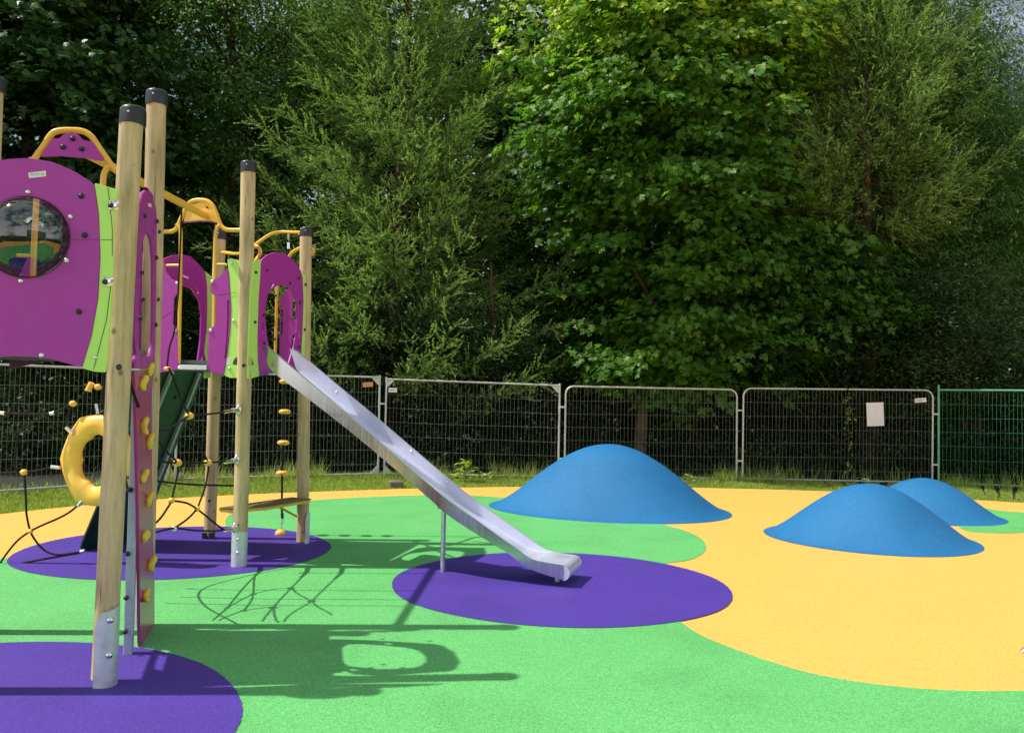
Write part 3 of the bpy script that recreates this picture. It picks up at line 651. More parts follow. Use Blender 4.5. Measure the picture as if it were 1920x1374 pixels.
# curved yellow bars over the back of the far tower
bar = build('top_bar', MB().tube(smooth_path([P(470, 462, 9.0), P(478, 459, 9.1), P(498, 445, 9.35), P(512, 437.5, 9.55), P(530, 435, 9.6), P(548, 435.5, 9.5), P(566, 436, 9.25)], 5), .0185, 12), M_yel, t2)
build('top_bar', MB().tube(smooth_path([P(405, 473, 9.3), P(425, 474, 9.2), P(440, 476, 9.0), P(458, 474, 8.6), P(478, 462, 8.2), P(486, 466, 8.2), P(488, 474.5, 8.2), P(483, 484, 8.2), P(477, 492, 8.15)], 5), .0185, 12), M_yel, t2)
build('top_bar', MB().tube(smooth_path([P(538, 488, 9.3), P(542, 481, 9.3), P(549, 472.5, 9.25), P(563, 465, 9.2), P(578, 463, 9.2), P(588, 469, 9.25), P(586, 478, 9.3)], 5), .0175, 12), M_yel, t2)

# bench board under the far tower
be = MB(); a_ = Vector((-2.28, 9.10, .50)); b_ = Vector((-2.72, 8.18, .50)); d_ = (b_ - a_).normalized(); nn = Vector((d_.y, -d_.x, 0))
be_o = [a_ + nn * .02, a_ - nn * .24, a_.lerp(b_, .7) - nn * .26, b_ - nn * .12, b_ + d_ * .04, b_ + nn * .03, a_.lerp(b_, .6) + nn * .03]
n_ = len(be_o); be.add([p for p in be_o] + [p - Vector((0, 0, .012)) for p in be_o], [list(range(n_))[::-1], [n_ + i for i in range(n_)]] + [(i, (i + 1) % n_, n_ + (i + 1) % n_, n_ + i) for i in range(n_)])
seat = build('bench', be, paint('brown_board', (.17, .13, .06), .5), t2, False)
bf = MB(); q_ = [p + Vector((0, 0, -.0125)) for p in be_o]; cb_c = sum(q_, Vector()) / len(q_); q_ = [cb_c + (p - cb_c) * .97 for p in q_]
bf.add(q_ + [p - Vector((0, 0, .028)) for p in q_], [list(range(n_))[::-1], [n_ + i for i in range(n_)]] + [(i, (i + 1) % n_, n_ + (i + 1) % n_, n_ + i) for i in range(n_)])
build('bench_rim', bf, M_yel, seat, False)
build('bench_frame', MB().tube([a_ + nn * .03 + Vector((0, 0, -.035)), b_ + nn * .03 + Vector((0, 0, -.035)), b_ - nn * .1 + Vector((0, 0, -.035)), a_ - nn * .2 + Vector((0, 0, -.035))], .013, 10).tube([a_.lerp(b_, .28) + nn * .03 + Vector((0, 0, -.04)), P4 + Vector((-.05, -.05, .30))], .012, 10), M_yel, seat)

# ------------------------------------------------------------------ slide
sd = Vector((.958, -.287, 0)).normalized(); sn = Vector((sd.y, -sd.x, 0)); S0 = Vector((-2.30, 8.30, 0)); HWD = .245
topp = [(.02, 2.03), (.10, 2.01), (.31, 1.86), (.58, 1.665), (.88, 1.45), (1.26, 1.17), (1.71, .84), (1.91, .70), (2.18, .535), (2.36, .425), (2.52, .33), (2.69, .235), (2.96, .205)]
botp = [(.06, 1.93), (.13, 1.80), (.40, 1.625), (.76, 1.39), (1.14, 1.13), (1.72, .71), (1.86, .60), (2.04, .49), (2.32, .345), (2.47, .27), (2.58, .20), (2.71, .14), (2.97, .078)]
slide = empty('slide', (-.8, 7.85, 0), 'long straight brushed steel slide running from far tower to purple circle', 'slide')
def swp(s, z, o): return S0 + sd * s + sn * o + Vector((0, 0, z))
TP = smooth_path([Vector((*q, 0)) for q in topp], 4); BP = smooth_path([Vector((*q, 0)) for q in botp], 4); n = len(TP)
for side in (1, -1):
    vs = []; fs = []
    for i in range(n):
        for o in (HWD, HWD - .0035) if side > 0 else (-HWD + .0035, -HWD):
            vs += [swp(TP[i].x, TP[i].y, o), swp(BP[i].x, BP[i].y, o)]
    for i in range(n - 1):
        q = i * 4; fs += [(q, q + 1, q + 5, q + 4), (q + 2, q + 6, q + 7, q + 3), (q, q + 4, q + 6, q + 2), (q + 1, q + 3, q + 7, q + 5)]
    fs += [(0, 2, 3, 1), (4 * n - 4, 4 * n - 3, 4 * n - 1, 4 * n - 2)]
    w = build('side_wall', MB().add(vs, fs), M_ss if side > 0 else M_chute, slide, True, angle=30)
    build('wall_lip', MB().tube([swp(p.x, p.y, side * HWD) for p in TP[:-5]], .0055, 8), M_ss, w)
vs = []; fs = []
flo = [(s.x, s.y + .012) for s in BP[4:]]
fl_z = []
for i, (s, z) in enumerate(flo):
    kf = max(0, (s - 2.52) / .22); kf = min(1, kf); zt_ = np.interp(s, [q[0] for q in topp], [q[1] for q in topp])
    zz = z * (1 - kf) + (zt_ - .004) * kf; fl_z.append((s, zz))
    vs += [swp(s, zz, HWD - .004), swp(s, zz, -HWD + .004)]
flat = build('chute', MB().add(vs, [(2 * i, 2 * i + 1, 2 * i + 3, 2 * i + 2) for i in range(len(flo) - 1)]), M_chute, slide)
# rounded nose
nose = []; sN, zT, zB = 2.955, .2055, .076
for i in range(9):
    a = math.pi / 2 - math.pi * i / 8; nose.append((sN + .055 * math.cos(a), (zT + zB) / 2 + (zT - zB) / 2 * math.sin(a)))
vs = []; fs = []
for s, z in nose: vs += [swp(s, z, HWD), swp(s, z, -HWD)]
fs = [(2 * i, 2 * i + 1, 2 * i + 3, 2 * i + 2) for i in range(8)] + [[2 * i for i in range(9)], [2 * i + 1 for i in range(9)][::-1]]
build('nose', MB().add(vs, fs), M_chute, slide, True, angle=50)
for (s, z, zb) in ((1.775, .62, 0), (2.84, .115, 0)):
    for o in (.0,) if s > 2 else (.0,):
        lp = Vector((-.59, 7.79, 0)) if s < 2 else Vector((.425, 7.47, 0))
        lg = build('support_leg', MB().tube([lp + Vector((0, 0, .0)), lp + Vector((0, 0, z - .02))], .0215, 16), M_galv, slide)
        build('leg_plate', MB().box(lp + Vector((0, 0, z - .035)), (.11, .07, .006)), M_galv, lg, False)
for q in (.55, 1.35, 1.72): inst('bolt', ME_sbolt, slide, swp(q, float(np.interp(q, [p[0] for p in botp], [p[1] for p in botp])) + .09, -HWD + .004), sn)

# ------------------------------------------------------------------ climbing ramp
ramp_ = empty('climbing_ramp', (-4.0, 8.7, 0), 'dark green climbing ramp leaning steeply against far tower, seen from below', 'climbing ramp')
Bn, Bf, Tn, Tf = Vector((-4.27, 8.42, .02)), Vector((-3.98, 9.15, .02)), Vector((-3.46, 8.30, 1.80)), Vector((-3.22, 8.98, 1.80))
Bn = G(146, 1034, .02); Bf = G(262, 1010, .02)
nr = (Bf - Bn).cross(Tn - Bn).normalized()
if nr.x < 0: nr = -nr
ns = 12; vs = []
ol = []
for fx, fy in [(0, .06), (.02, .02), (.07, 0), (.93, 0), (.98, .02), (1, .06), (1, 1), (0, 1)]: ol.append((Bn.lerp(Bf, fx)).lerp(Tn.lerp(Tf, fx), fy))
n_ = len(ol); mb = MB().add([p + nr * .009 for p in ol] + [p - nr * .009 for p in ol], [list(range(n_)), [n_ + i for i in range(n_)][::-1]] + [(i, n_ + i, n_ + (i + 1) % n_, (i + 1) % n_) for i in range(n_)])
rb = build('ramp_board', mb, M_dgreen, ramp_, False)
for fx in (.30, .85):
    a_, b_ = Bn.lerp(Bf, fx), Tn.lerp(Tf, fx); d = (b_ - a_).normalized(); u = d.cross(nr).normalized(); rot = Matrix((u, nr, d)).transposed()
    r_ = build('ramp_rail', MB().box((a_ + b_) / 2 + nr * .03, (.035, .04, (b_ - a_).length), rot, .003), M_alu, rb)
    for kf in np.linspace(.06, .95, 7): inst('bolt', ME_bolt, r_, a_.lerp(b_, kf) + nr * .035 + u * .026 , u).scale = (1.2,) * 3
for kf, fx in ((.85, .6), (.5, .6), (.2, .6)): inst('bolt', ME_bolt, rb, Bn.lerp(Bf, fx).lerp(Tn.lerp(Tf, fx), kf) + nr * .01, nr)

# ------------------------------------------------------------------ climbing nets
ME_ball = mesh_only('connector', MB().ball((0, 0, 0), .034, 16, 10, (1, 1, .82)), M_ypl)
ME_ball2 = mesh_only('connector', MB().ball((0, 0, 0), .025, 16, 10, (1, 1, .9)), M_ypl)
def rope(net, pts, r=.008, n=7, name='rope'): return build(name, MB().tube(smooth_path(pts, n), r, 8), M_rope, net)
def ferrule(net, a, b, r=.013): return build('ferrule', MB().tube([a, a.lerp(b, .5), b], r, 10), M_bright, net)
net1 = empty('climbing_net', (-2.45, 6.9, 0), 'black rope net with small yellow connectors stretched between tall post and far tower post', 'climbing net', 'black rope climbing nets')
plNet = Plane(PB, P3, 0.0)
R1 = [[(441, 769), (425, 771.5), (400, 775), (375, 778), (355, 779.7), (340, 789), (326, 799), (313, 804.5), (303, 806), (292, 803)],
      [(441, 863.5), (420, 865), (390, 867), (360, 868), (332, 867.5), (310, 866), (292, 863)],
      [(438, 993), (422, 993), (400, 995), (365, 994), (345, 991.5), (327, 990), (310, 993), (290, 998)],
      [(317, 690), (326, 711), (339, 748), (355, 779.7), (366, 810), (377, 840), (389.7, 867), (389, 890), (384, 915), (376, 937), (369, 953.7), (352, 972), (327, 990)],
      [(290, 815), (300, 832), (316, 850), (332.5, 867.5), (333.5, 885), (329, 905), (321, 938.4), (312, 955), (301, 971), (290, 982)],
      [(321, 938.4), (336, 940), (353, 944), (369, 953.7), (385, 966), (402, 980), (420, 993)]]
for q in R1: rope(net1, [plNet.wp(*p) for p in q])
for q in ((355, 779.7), (332.5, 867.5), (389.7, 867)): inst('connector', ME_ball, net1, plNet.wp(*q))
for q in ((321, 938.4), (369, 953.7)): inst('connector', ME_ball2, net1, plNet.wp(*q))
inst('connector', ME_ball2, net1, plNet.wp(327, 990)).data = mesh_only('connector', MB().ball((0, 0, 0), .02, 12, 8), M_bright)
for z_ in (769, 863.5, 991):
    w = plNet.wp(443, z_); fo = plNet.wp(422, z_ + 3)
    f_ = ferrule(net1, plNet.wp(438, z_), fo, .015)
    cpos = Vector((P3.x - .03, P3.y - .055, w.z)); build('clamp', MB().ball(cpos, .055, 14, 10, (.55, .4, .85)).tube([cpos, plNet.wp(436, z_)], .02, 10), M_bright, net1)
net2 = empty('ring_net', (-3.9, 7.8, 0), 'rope net with large yellow plastic ring and black ropes left of the towers', 'climbing net', 'black rope climbing nets')
YR = 7.80; rc = P(184, 863, YR); rx = .40; rz = .445
def Pn(q, Y=None): return P(q[0], q[1], Y or YR)
vs = []; fs = []; nA, nB = 72, 16
tl = Matrix.Rotation(R(-14), 3, 'Z')
for i in range(nA):
    a = 2 * math.pi * i / nA
    hexr = 1 / max(math.cos(((a + R(0)) % R(60)) - R(30)), .5) * math.cos(R(30))      # 1 at corners down to .87 mid side
    sc2 = .93 + .5 * (hexr - .93)
    ro_x, ro_z = rx * (.93 + .5 * (hexr - .87)), rz * (.93 + .5 * (hexr - .87))
    wdt = .108 * (1 + .25 * (hexr - .93) * 8)
    for kk in range(nB):
        bt = 2 * math.pi * kk / nB; cb, sb_ = math.cos(bt), math.sin(bt)
        wobble = 1 + .12 * math.cos(2 * bt) * math.sin(6 * a)
        r_o = -wdt * .5 * (1 - cb) * 1.0
        inx = (ro_x + 2 * r_o * .95); inz = (ro_z + 2 * r_o * .95)
        y = .062 * sb_ * wobble
        vs.append(rc + tl @ Vector((inx * math.cos(a), y, inz * math.sin(a))))
for i in range(nA):
    for kk in range(nB): fs.append((i * nB + kk, ((i + 1) % nA) * nB + kk, ((i + 1) % nA) * nB + (kk + 1) % nB, i * nB + (kk + 1) % nB))
build('ring', MB().add(vs, fs), M_ypl, net2, True, angle=60)
for a_, b_ in (((137, 813), (124, 801)), ((183, 776), (180, 757)), ((112, 876.5), (96, 874.5)), ((146, 948), (156, 936)), ((94, 775.5), (102, 774)), ((-6, 773), (9, 774.5)), ((151, 1034), (159, 1032))):
    ferrule(net2, Pn(a_), Pn(b_), .017)
R2 = [[(-60, 890), (0, 886.5), (25, 885), (45, 885), (70, 882), (98, 876)],
      [(45, 885), (47, 905), (48.5, 935), (50, 965), (57, 995.5), (68, 1015), (82, 1030), (98, 1038), (118, 1039), (152, 1034)],
      [(-40, 1100), (-5, 1062), (12, 1038), (33, 1013), (57, 995.5), (80, 984), (108, 972), (130, 960), (150, 944)],
      [(-60, 1075), (0, 1064), (70, 1050), (150, 1036)],
      [(9, 774.5), (50, 776), (94, 776)],
      [(35, 812), (45, 803), (60, 794), (78, 785), (98, 775), (118, 766), (137, 756), (152, 744), (163, 734)],
      [(35, 812), (30, 840), (28, 873), (32, 885)], [(137, 756), (128, 775), (124, 798)], [(184, 725), (181, 740), (180, 757)], [(163, 734), (170, 722), (184, 725), (200, 712), (215, 695)]]
for q in R2: rope(net2, [Pn(p) for p in q], .0095)
for q in ((45, 885), (137, 756.5), (184, 725.5)): inst('connector', ME_ball, net2, Pn(q))
inst('connector', ME_ball2, net2, Pn((57, 995.5)))
build('connector', MB().tube([Pn((165, 733)), Pn((167, 728)), Pn((173, 718))], [.03, .026, .03], 12), M_ypl, net2)

# rope with yellow discs behind the far tower
dr = empty('disc_rope', (-2.54, 9.62, 0), 'vertical climbing rope strung with yellow discs, hanging behind far tower beside post', 'climbing rope')
YD = 9.62
rope(dr, [P(541, 450, YD), P(535, 700, YD), P(531, 830, YD), P(529, 895, YD), P(528.5, 950, YD), P(529, 966, YD)], .012)
for px, py in ((535, 715), (534, 771.5), (531.5, 829.5), (529, 886.5), (528.5, 941)):
    build('disc', MB().lathe([(.02, -.028), (.045, -.026), (.064, -.014), (.068, 0), (.062, .014), (.045, .024), (.02, .026)], P(px, py, YD), seg=22), M_ypl, dr)
build('hanger', MB().tube([P(541, 437, YD), P(541, 452, YD)], .012, 8).tube([P(541, 455, YD), P(541, 467, YD)], .018, 10), M_bright, dr)
build('anchor', MB().ball(P(526, 1000, YD), .062, 18, 10, (1, 1, .8)), M_ypl, dr); build('anchor_stem', MB().tube([P(526, 1008, YD).xy.to_3d(), P(526, 1002, YD)], .035, 14), M_galv, dr)
ch = MB()
for i in range(6):
    c = P(530 - i * .6, 970 + i * 4.2, YD); pts = []
    for kk in range(12):
        a = 2 * math.pi * kk / 12; q = Vector((math.cos(a) * .011, 0, math.sin(a) * .018)) if i % 2 else Vector((0, math.cos(a) * .011, math.sin(a) * .018)); pts.append(c + q)
    ch.tube(pts, .004, 6, closed=True)
build('chain', ch, M_bright, dr); build('ferrule', MB().tube([P(529, 962, YD), P(529.5, 971, YD)], .017, 10), M_black, dr)
hn = empty('beam_ropes', bm0.lerp(bm1, .25).xy.to_3d(), 'three black ropes hanging from overhead yellow tube between near tower and ring', 'rope')
for yy, xb, zb_ in ((6.38, -3.03, 1.66), (6.58, -3.0, 1.62), (6.88, -3.0, 1.2)):
    tpp = bm0.lerp(bm1, (yy - bm0.y) / (bm1.y - bm0.y)); rope(hn, [tpp, tpp.lerp(Vector((xb, yy, zb_)), .5) + Vector((.01, 0, 0)), Vector((xb, yy, zb_)), Vector((xb + .04, yy + .03, zb_ - .6)), Vector((xb + .12, yy + .05, .55))], .008)
rope(hn, [Vector((-2.52, 5.88, 1.0)), Vector((-2.9, 6.4, .95)), Vector((-3.05, 6.9, .9)), Vector((-2.8, 7.4, .8)), Vector((-2.5, 7.8, .75))], .009)
# thin black rope hanging from the overhead beam
tg = empty('hanging_rope', bm0.lerp(bm1, .8).xy.to_3d(), 'thin black rope hanging from overhead yellow tube down to the platform edge', 'rope')
YH = 7.55
build('rope', MB().tube(smooth_path([P(340.5, 388, YH), P(339.5, 420, YH), P(337, 480, YH), P(333.5, 560, YH), P(327, 620, YH), P(318, 650, YH), P(314, 680, YH), P(314, 690, YH)], 4), .0085, 8), M_rope, tg)
build('rope_end', MB().ball(P(314, 691, YH), .022, 12, 8, (1.6, 1, .9)), M_ypl, tg); build('rope_tie', MB().tube([P(336, 388, YH), P(345, 388, YH)], .012, 8), M_black, tg)

# ------------------------------------------------------------------ temporary fence
def fence(a, b, ha, hb, rounded, label, green=False, wires=None, gus=False, droop=0.0, ext=0.0):
    a = Vector((*a, 0)); b = Vector((*b, 0)); pl = Plane(a, b); Lw = pl.L; pl.lean = random.uniform(-.018, .018)
    f = empty('site_fence', a, label, 'fence', 'temporary mesh fence panels along the grass')
    fm, wm = (M_fgreen, M_fwire_g) if green else (M_frame, M_wire); r = .0195
    e = .06; x0, x1 = e, Lw - e
    def top(x): return ha + (hb - ha) * x / Lw
    mb = MB()
    if rounded:
        pts = [(x0, .0), (x0, top(x0) - .16)] + [(x0 + .16 - .16 * math.cos(q), top(x0) - .16 + .16 * math.sin(q)) for q in np.linspace(.2, 1.4, 6)] + [(x0 + .16, top(x0)), ((x0 + x1) / 2, top(Lw / 2)), (x1 - .16, top(x1))] + \
              [(x1 - .16 + .16 * math.sin(q), top(x1) - .16 + .16 * math.cos(q)) for q in np.linspace(.2, 1.4, 6)] + [(x1, top(x1) - .16), (x1, 0)]
        mb.tube([pl.w(q) for q in pts], r, 12)
    else:
        mb.tube([pl.w((x0, 0)), pl.w((x0, top(x0) + .04 + ext))], r * 1.1, 12); mb.tube([pl.w((x1, 0)), pl.w((x1, top(x1) + .04))], r * 1.1, 12); mb.tube([pl.w((x0, top(x0))), pl.w((x1, top(x1)))], r, 12)
    mb.tube([pl.w((x0, .07)), pl.w((x1, .07))], r * .9, 10)
    build('frame', mb, fm, f)
    wb = MB(); rw = .0024; nV = int((x1 - x0) / .072)
    for i in range(1, nV):
        x = x0 + (x1 - x0) * i / nV; zt = top(x); ed = min(x - x0, x1 - x)
        if rounded and ed < .16: zt -= .16 - math.sqrt(max(0, .16 ** 2 - (.16 - ed) ** 2))
        ph = random.uniform(0, 6); am = random.uniform(.001, .006); pts = [pl.w((x + am * math.sin(q * 5 + ph) , .07 + (zt - .07) * q), am * math.cos(q * 4 + ph)) for q in np.linspace(0, 1, 6)]
        wb.tube(pts, rw, 4, cap=False)
    for j in range(1, 7):
        z0_ = .07 + (top(0) - .07) * (j - .35) / 6.9 * 1.03
        am = random.uniform(.003, .01); ph = random.uniform(0, 6)
        wb.tube([pl.w((x0 + (x1 - x0) * q, z0_ + (hb - ha) * q + am * math.sin(q * 7 + ph)), .004) for q in np.linspace(0, 1, 12)], rw * 1.15, 4, cap=False)
    build('wire_mesh', wb, wm, f, False)
    if gus:
        for x, sg in ((x0, 1), (x1, -1)):
            for z, sz in ((top(x) - .01, -1), (.08, 1)):
                build('gusset', MB().add([pl.w((x, z), .004), pl.w((x + sg * .17, z), .004), pl.w((x, z + sz * .17), .004), pl.w((x, z), -.004), pl.w((x + sg * .17, z), -.004), pl.w((x, z + sz * .17), -.004)], [(0, 1, 2), (5, 4, 3), (0, 3, 4, 1), (1, 4, 5, 2), (2, 5, 3, 0)]), fm, f, False)
    for z in (1.42, .42):
        build('coupler', MB().box(pl.w((Lw - .0, z)), (.13, .05, .035), Matrix((pl.u, Vector((-pl.u.y, pl.u.x, 0)), Vector((0, 0, 1)))).transposed(), .006), M_shoe, f)
    return f, pl
J = [(-8.0, 12.1), (-5.85, 14.9), (-2.50, 16.7), (1.00, 16.75), (4.55, 17.08), (8.42, 17.05), (11.9, 16.0)]
f0, pl0 = fence(J[0], J[1], 1.93, 1.93, False, 'grey mesh fence panel behind yellow ring, leftmost of the fence', gus=True)
f1, pl1 = fence(J[1], J[2], 1.93, 1.93, False, 'square topped grey fence panel with salmon tag, behind slide top', gus=True)
f2, pl2 = fence(J[2], J[3], 1.90, 1.84, False, 'square topped grey fence panel with small white tag, behind middle of slide', gus=True)
f3, pl3 = fence(J[3], J[4], 1.83, 1.83, True, 'round cornered grey fence panel behind largest blue mound')
f4, pl4 = fence(J[4], J[5], 1.86, 1.89, True, 'round cornered grey fence panel carrying blank white paper notice')
f5, pl5 = fence(J[5], J[6], 1.90, 1.93, False, 'green painted mesh fence panel at right end of the fence', green=True, ext=.06)
def card(name, pl, px, mat, label, cat, lines=(), o=.012, th=.003):
    c = [pl.wp(x, y, o) for x, y in px]; bk_ = [p - pl.n * th for p in c]
    mb = MB().add(c + bk_, [(3, 2, 1, 0), (4, 5, 6, 7)] + [(i, (i + 1) % 4, (i + 1) % 4 + 4, i + 4) for i in range(4)])
    ob = build(name, mb, mat, None, False, loc=c[0]); tag(ob, label, cat)
    if lines:
        lb_ = MB()
        for (u0, u1, v, h) in lines:
            x_ = c[0]; du = c[1] - c[0]; dv = c[3] - c[0]; n_w = max(2, int((u1 - u0) * 12))
            for i in range(n_w):
                a0 = u0 + (u1 - u0) * i / n_w; a1 = a0 + (u1 - u0) / n_w * random.uniform(.55, .85)
                q = [x_ + du * a0 + dv * v, x_ + du * a1 + dv * v, x_ + du * a1 + dv * (v + h), x_ + du * a0 + dv * (v + h)]
                lb_.add([p + pl.n * .0012 for p in q], [(3, 2, 1, 0)])
        build('print', lb_, M_ink, ob, False)
    return ob
card('paper_notice', pl4, [(1623, 755), (1655, 754), (1657, 798), (1625, 799)], M_paper, 'blank white paper notice tied on round cornered fence panel', 'notice')
card('fence_tag', pl4, [(1714, 747), (1735, 745.5), (1736, 753.5), (1714, 755)], M_white, 'small white tag near green fence panel, at top right of its panel', 'tag', [(.1, .9, .25, .22), (.1, .7, .6, .16)])
card('fence_tag', pl2, [(728.5, 727), (744, 727), (744, 735.5), (728.5, 735.5)], M_white, 'small white tag just right of the fence joint above the slide', 'tag', [(.12, .88, .3, .2), (.15, .8, .62, .12)])
card('fence_tag', pl1, [(680.5, 717), (700, 716), (700, 724.5), (680.5, 726)], M_orange, 'salmon coloured tag hanging left of the fence joint behind slide', 'tag', [(.25, .62, .55, .2)])

# ------------------------------------------------------------------ vegetation
def fan_mesh(name, mat, pos, d, nrm, size, tv, tf, tint, parent=None, loc=(0, 0, 0)):
    """many leaves: template verts tv (k,3) [along d, side, normal], faces tf (m,3)"""
    pos = np.asarray(pos, float); d = d / np.linalg.norm(d, axis=1, keepdims=True)
    s = np.cross(nrm, d); s /= np.linalg.norm(s, axis=1, keepdims=True) + 1e-9; nn = np.cross(d, s)
    tv = np.asarray(tv, float); N, K = len(pos), len(tv); size = np.broadcast_to(size, (N,))
    V = pos[:, None, :] + size[:, None, None] * (tv[None, :, 0, None] * d[:, None, :] + tv[None, :, 1, None] * s[:, None, :] + tv[None, :, 2, None] * nn[:, None, :])
    V = (V - np.asarray(loc)[None, None, :]).reshape(-1, 3)
    tf = np.asarray(tf, int); m = len(tf); Fc = (tf[None] + (np.arange(N) * K)[:, None, None]).reshape(-1)
    me = bpy.data.meshes.new(name); me.vertices.add(N * K); me.vertices.foreach_set('co', V.astype(np.float32).ravel())
    me.loops.add(len(Fc)); me.loops.foreach_set('vertex_index', Fc.astype(np.int32))
    me.polygons.add(N * m); me.polygons.foreach_set('loop_start', np.arange(0, N * m * 3, 3, dtype=np.int32))
    try: me.polygons.foreach_set('loop_total', np.full(N * m, 3, dtype=np.int32))
    except Exception: pass
    at = me.attributes.new('tint', 'FLOAT', 'FACE'); at.data.foreach_set('value', np.repeat(np.clip(tint, 0, 1), m).astype(np.float32))
    me.update(calc_edges=True); me.validate()
    return link(name, me, mat, parent)
# sycamore / maple leaf: five pointed lobes
mo = [(0, 0), (-.04, .30), (.12, .50), (.20, .25), (.42, .62), (.60, .46), (.52, .17), (.78, .26), (1.10, 0)]
mo = mo + [(x, -y) for x, y in mo[-2:0:-1]]
MAPLE_V = [(.40, 0, 0)] + [(x, y, -.14 * abs(y) - .10 * x * x) for x, y in mo]; MAPLE_F = [(0, i, i % len(mo) + 1) for i in range(1, len(mo) + 1)]
OVAL_V = [(0, 0, 0), (.35, .26, -.05), (.75, .2, -.08), (1, 0, -.14), (.75, -.2, -.08), (.35, -.26, -.05)]; OVAL_F = [(0, 1, 5), (1, 2, 5), (2, 4, 5), (2, 3, 4)]
LANCE_V = [(0, 0, 0), (.45, .12, -.02), (1, 0, -.12), (.45, -.12, -.02)]; LANCE_F = [(0, 1, 3), (1, 2, 3)]
NEED_V = [(0, .5, 0), (0, -.5, 0), (1, 0, 0)]
def unit(n): v = rng.normal(size=(n, 3)); return v / np.linalg.norm(v, axis=1, keepdims=True)
UPV = np.array([0, 0, 1.0])

def trunk_and_limbs(name, root, base, h, r, targets, mat, lean=(0, 0)):
    mb = MB(); base = Vector(base); pts = []; 
    for i in range(10):
        f = i / 9; pts.append(base + Vector((lean[0] * f + .10 * math.sin(f * 5 + base.x), lean[1] * f + .08 * math.cos(f * 4 + base.y), h * f)))
    mb.tube(smooth_path(pts, 2), [r * (1.25 - .2 * min(1, i / 2)) * (1 - .82 * i / 18) for i in range(19)], 12)
    build('trunk', mb, mat, root)
    lb_ = MB()
    for tg_ in targets:
        tg_ = Vector(tg_); f = max(.15, min(.85, (tg_.z - base.z - .9) / h)); st_ = pts[int(f * 9)]
        mid = st_.lerp(tg_, .5) + Vector((0, 0, -.1 * (tg_ - st_).length + .12)); rr = r * .34 * (1 - f * .5)
        lb_.tube(smooth_path([st_, mid, tg_], 4), [rr * (1 - .08 * i) for i in range(9)], 6)
    if len(targets): build('limb', lb_, mat, root)

def crown(kind, root, lobes, nclump, spr, nleaf, size, tmpl, mat, axis, flat=.16, top_young=0.0, srad=.38, lo=0.0, fillf=.28, droop=.35, bumpy=1.04, tn=.16):
    """leafy sprays gathered in clumps over overlapping lobes; returns clump centres for the limbs"""
    lob = np.array(lobes, float); w = (lob[:, 3] * lob[:, 5]) ; w /= w.sum()
    idx = rng.choice(len(lob), nclump, p=w); u = unit(nclump); rad = np.where(rng.random(nclump) < fillf, rng.uniform(.3, .8, nclump), rng.uniform(.80, bumpy, nclump))
    C = lob[idx, :3] + lob[idx, 3:6] * u * rad[:, None]
    C = C[C[:, 2] > lo]
    S = np.repeat(C, spr, axis=0) + rng.normal(size=(len(C) * spr, 3)) * np.array([.34, .34, .26]) * (srad / .38)
    out_ = S - np.array([axis[0], axis[1], 0]); out_[:, 2] = .0
    out_ /= np.linalg.norm(out_, axis=1, keepdims=True) + 1e-6
    out_ += rng.normal(size=out_.shape) * .35; out_[:, 2] = rng.normal(-.12, .22, len(out_)); out_ /= np.linalg.norm(out_, axis=1, keepdims=True)
    side = np.cross(UPV[None], out_); side /= np.linalg.norm(side, axis=1, keepdims=True); nn = np.cross(out_, side)
    N = len(S) * nleaf; O, SD, NN = [np.repeat(q, nleaf, axis=0) for q in (out_, side, nn)]
    a = rng.uniform(-.9, 1, N) * srad; bb = rng.normal(0, .42, N) * srad; cc_ = rng.normal(0, flat, N) * srad * 1.6
    pos = np.repeat(S, nleaf, axis=0) + O * a[:, None] + SD * bb[:, None] + NN * (cc_ - .35 * a * a / srad)[:, None]
    d = O * .75 + SD * (np.sign(bb) * .55)[:, None] + rng.normal(size=(N, 3)) * .35; d[:, 2] -= droop
    nr_ = NN * .8 + O * .75 + rng.normal(size=(N, 3)) * .38
    ztop = lob[:, 2].max() + lob[:, 5].max(); zlow = (lob[:, 2] - lob[:, 5]).min()
    hrel = (pos[:, 2] - zlow) / (ztop - zlow)
    tint = rng.normal(.36, tn, N) + np.repeat(rng.normal(0, tn * .5, len(S)), nleaf) + top_young * np.clip(hrel - .35, 0, 1) * (a > 0)  # upper outer leaves get sunlight and young-leaf yellow painted into the tint
    sz = size * rng.uniform(.6, 1.25, N)
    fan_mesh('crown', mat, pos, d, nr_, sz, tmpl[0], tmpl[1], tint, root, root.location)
    return C

ML_dark = leaf_mat('sycamore_leaf', (.018, .05, .012), (.04, .11, .018), (.22, .34, .05), .32)
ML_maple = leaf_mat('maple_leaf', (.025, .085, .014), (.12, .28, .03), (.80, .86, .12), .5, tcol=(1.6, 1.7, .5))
ML_small = leaf_mat('small_leaf', (.035, .09, .02), (.14, .26, .05), (.42, .54, .14), .42)
ML_ash = leaf_mat('ash_leaf', (.03, .09, .024), (.13, .27, .06), (.50, .60, .15), .42, tcol=(1.5, 1.6, .6))
ML_larch = leaf_mat('larch_needles', (.04, .09, .032), (.20, .32, .085), (.64, .70, .26), .42, .55)
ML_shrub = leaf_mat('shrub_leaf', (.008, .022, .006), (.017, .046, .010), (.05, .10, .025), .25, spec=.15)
ML_back = leaf_mat('back_leaf', (.012, .035, .008), (.035, .09, .016), (.16, .27, .06), .3, spec=.2)

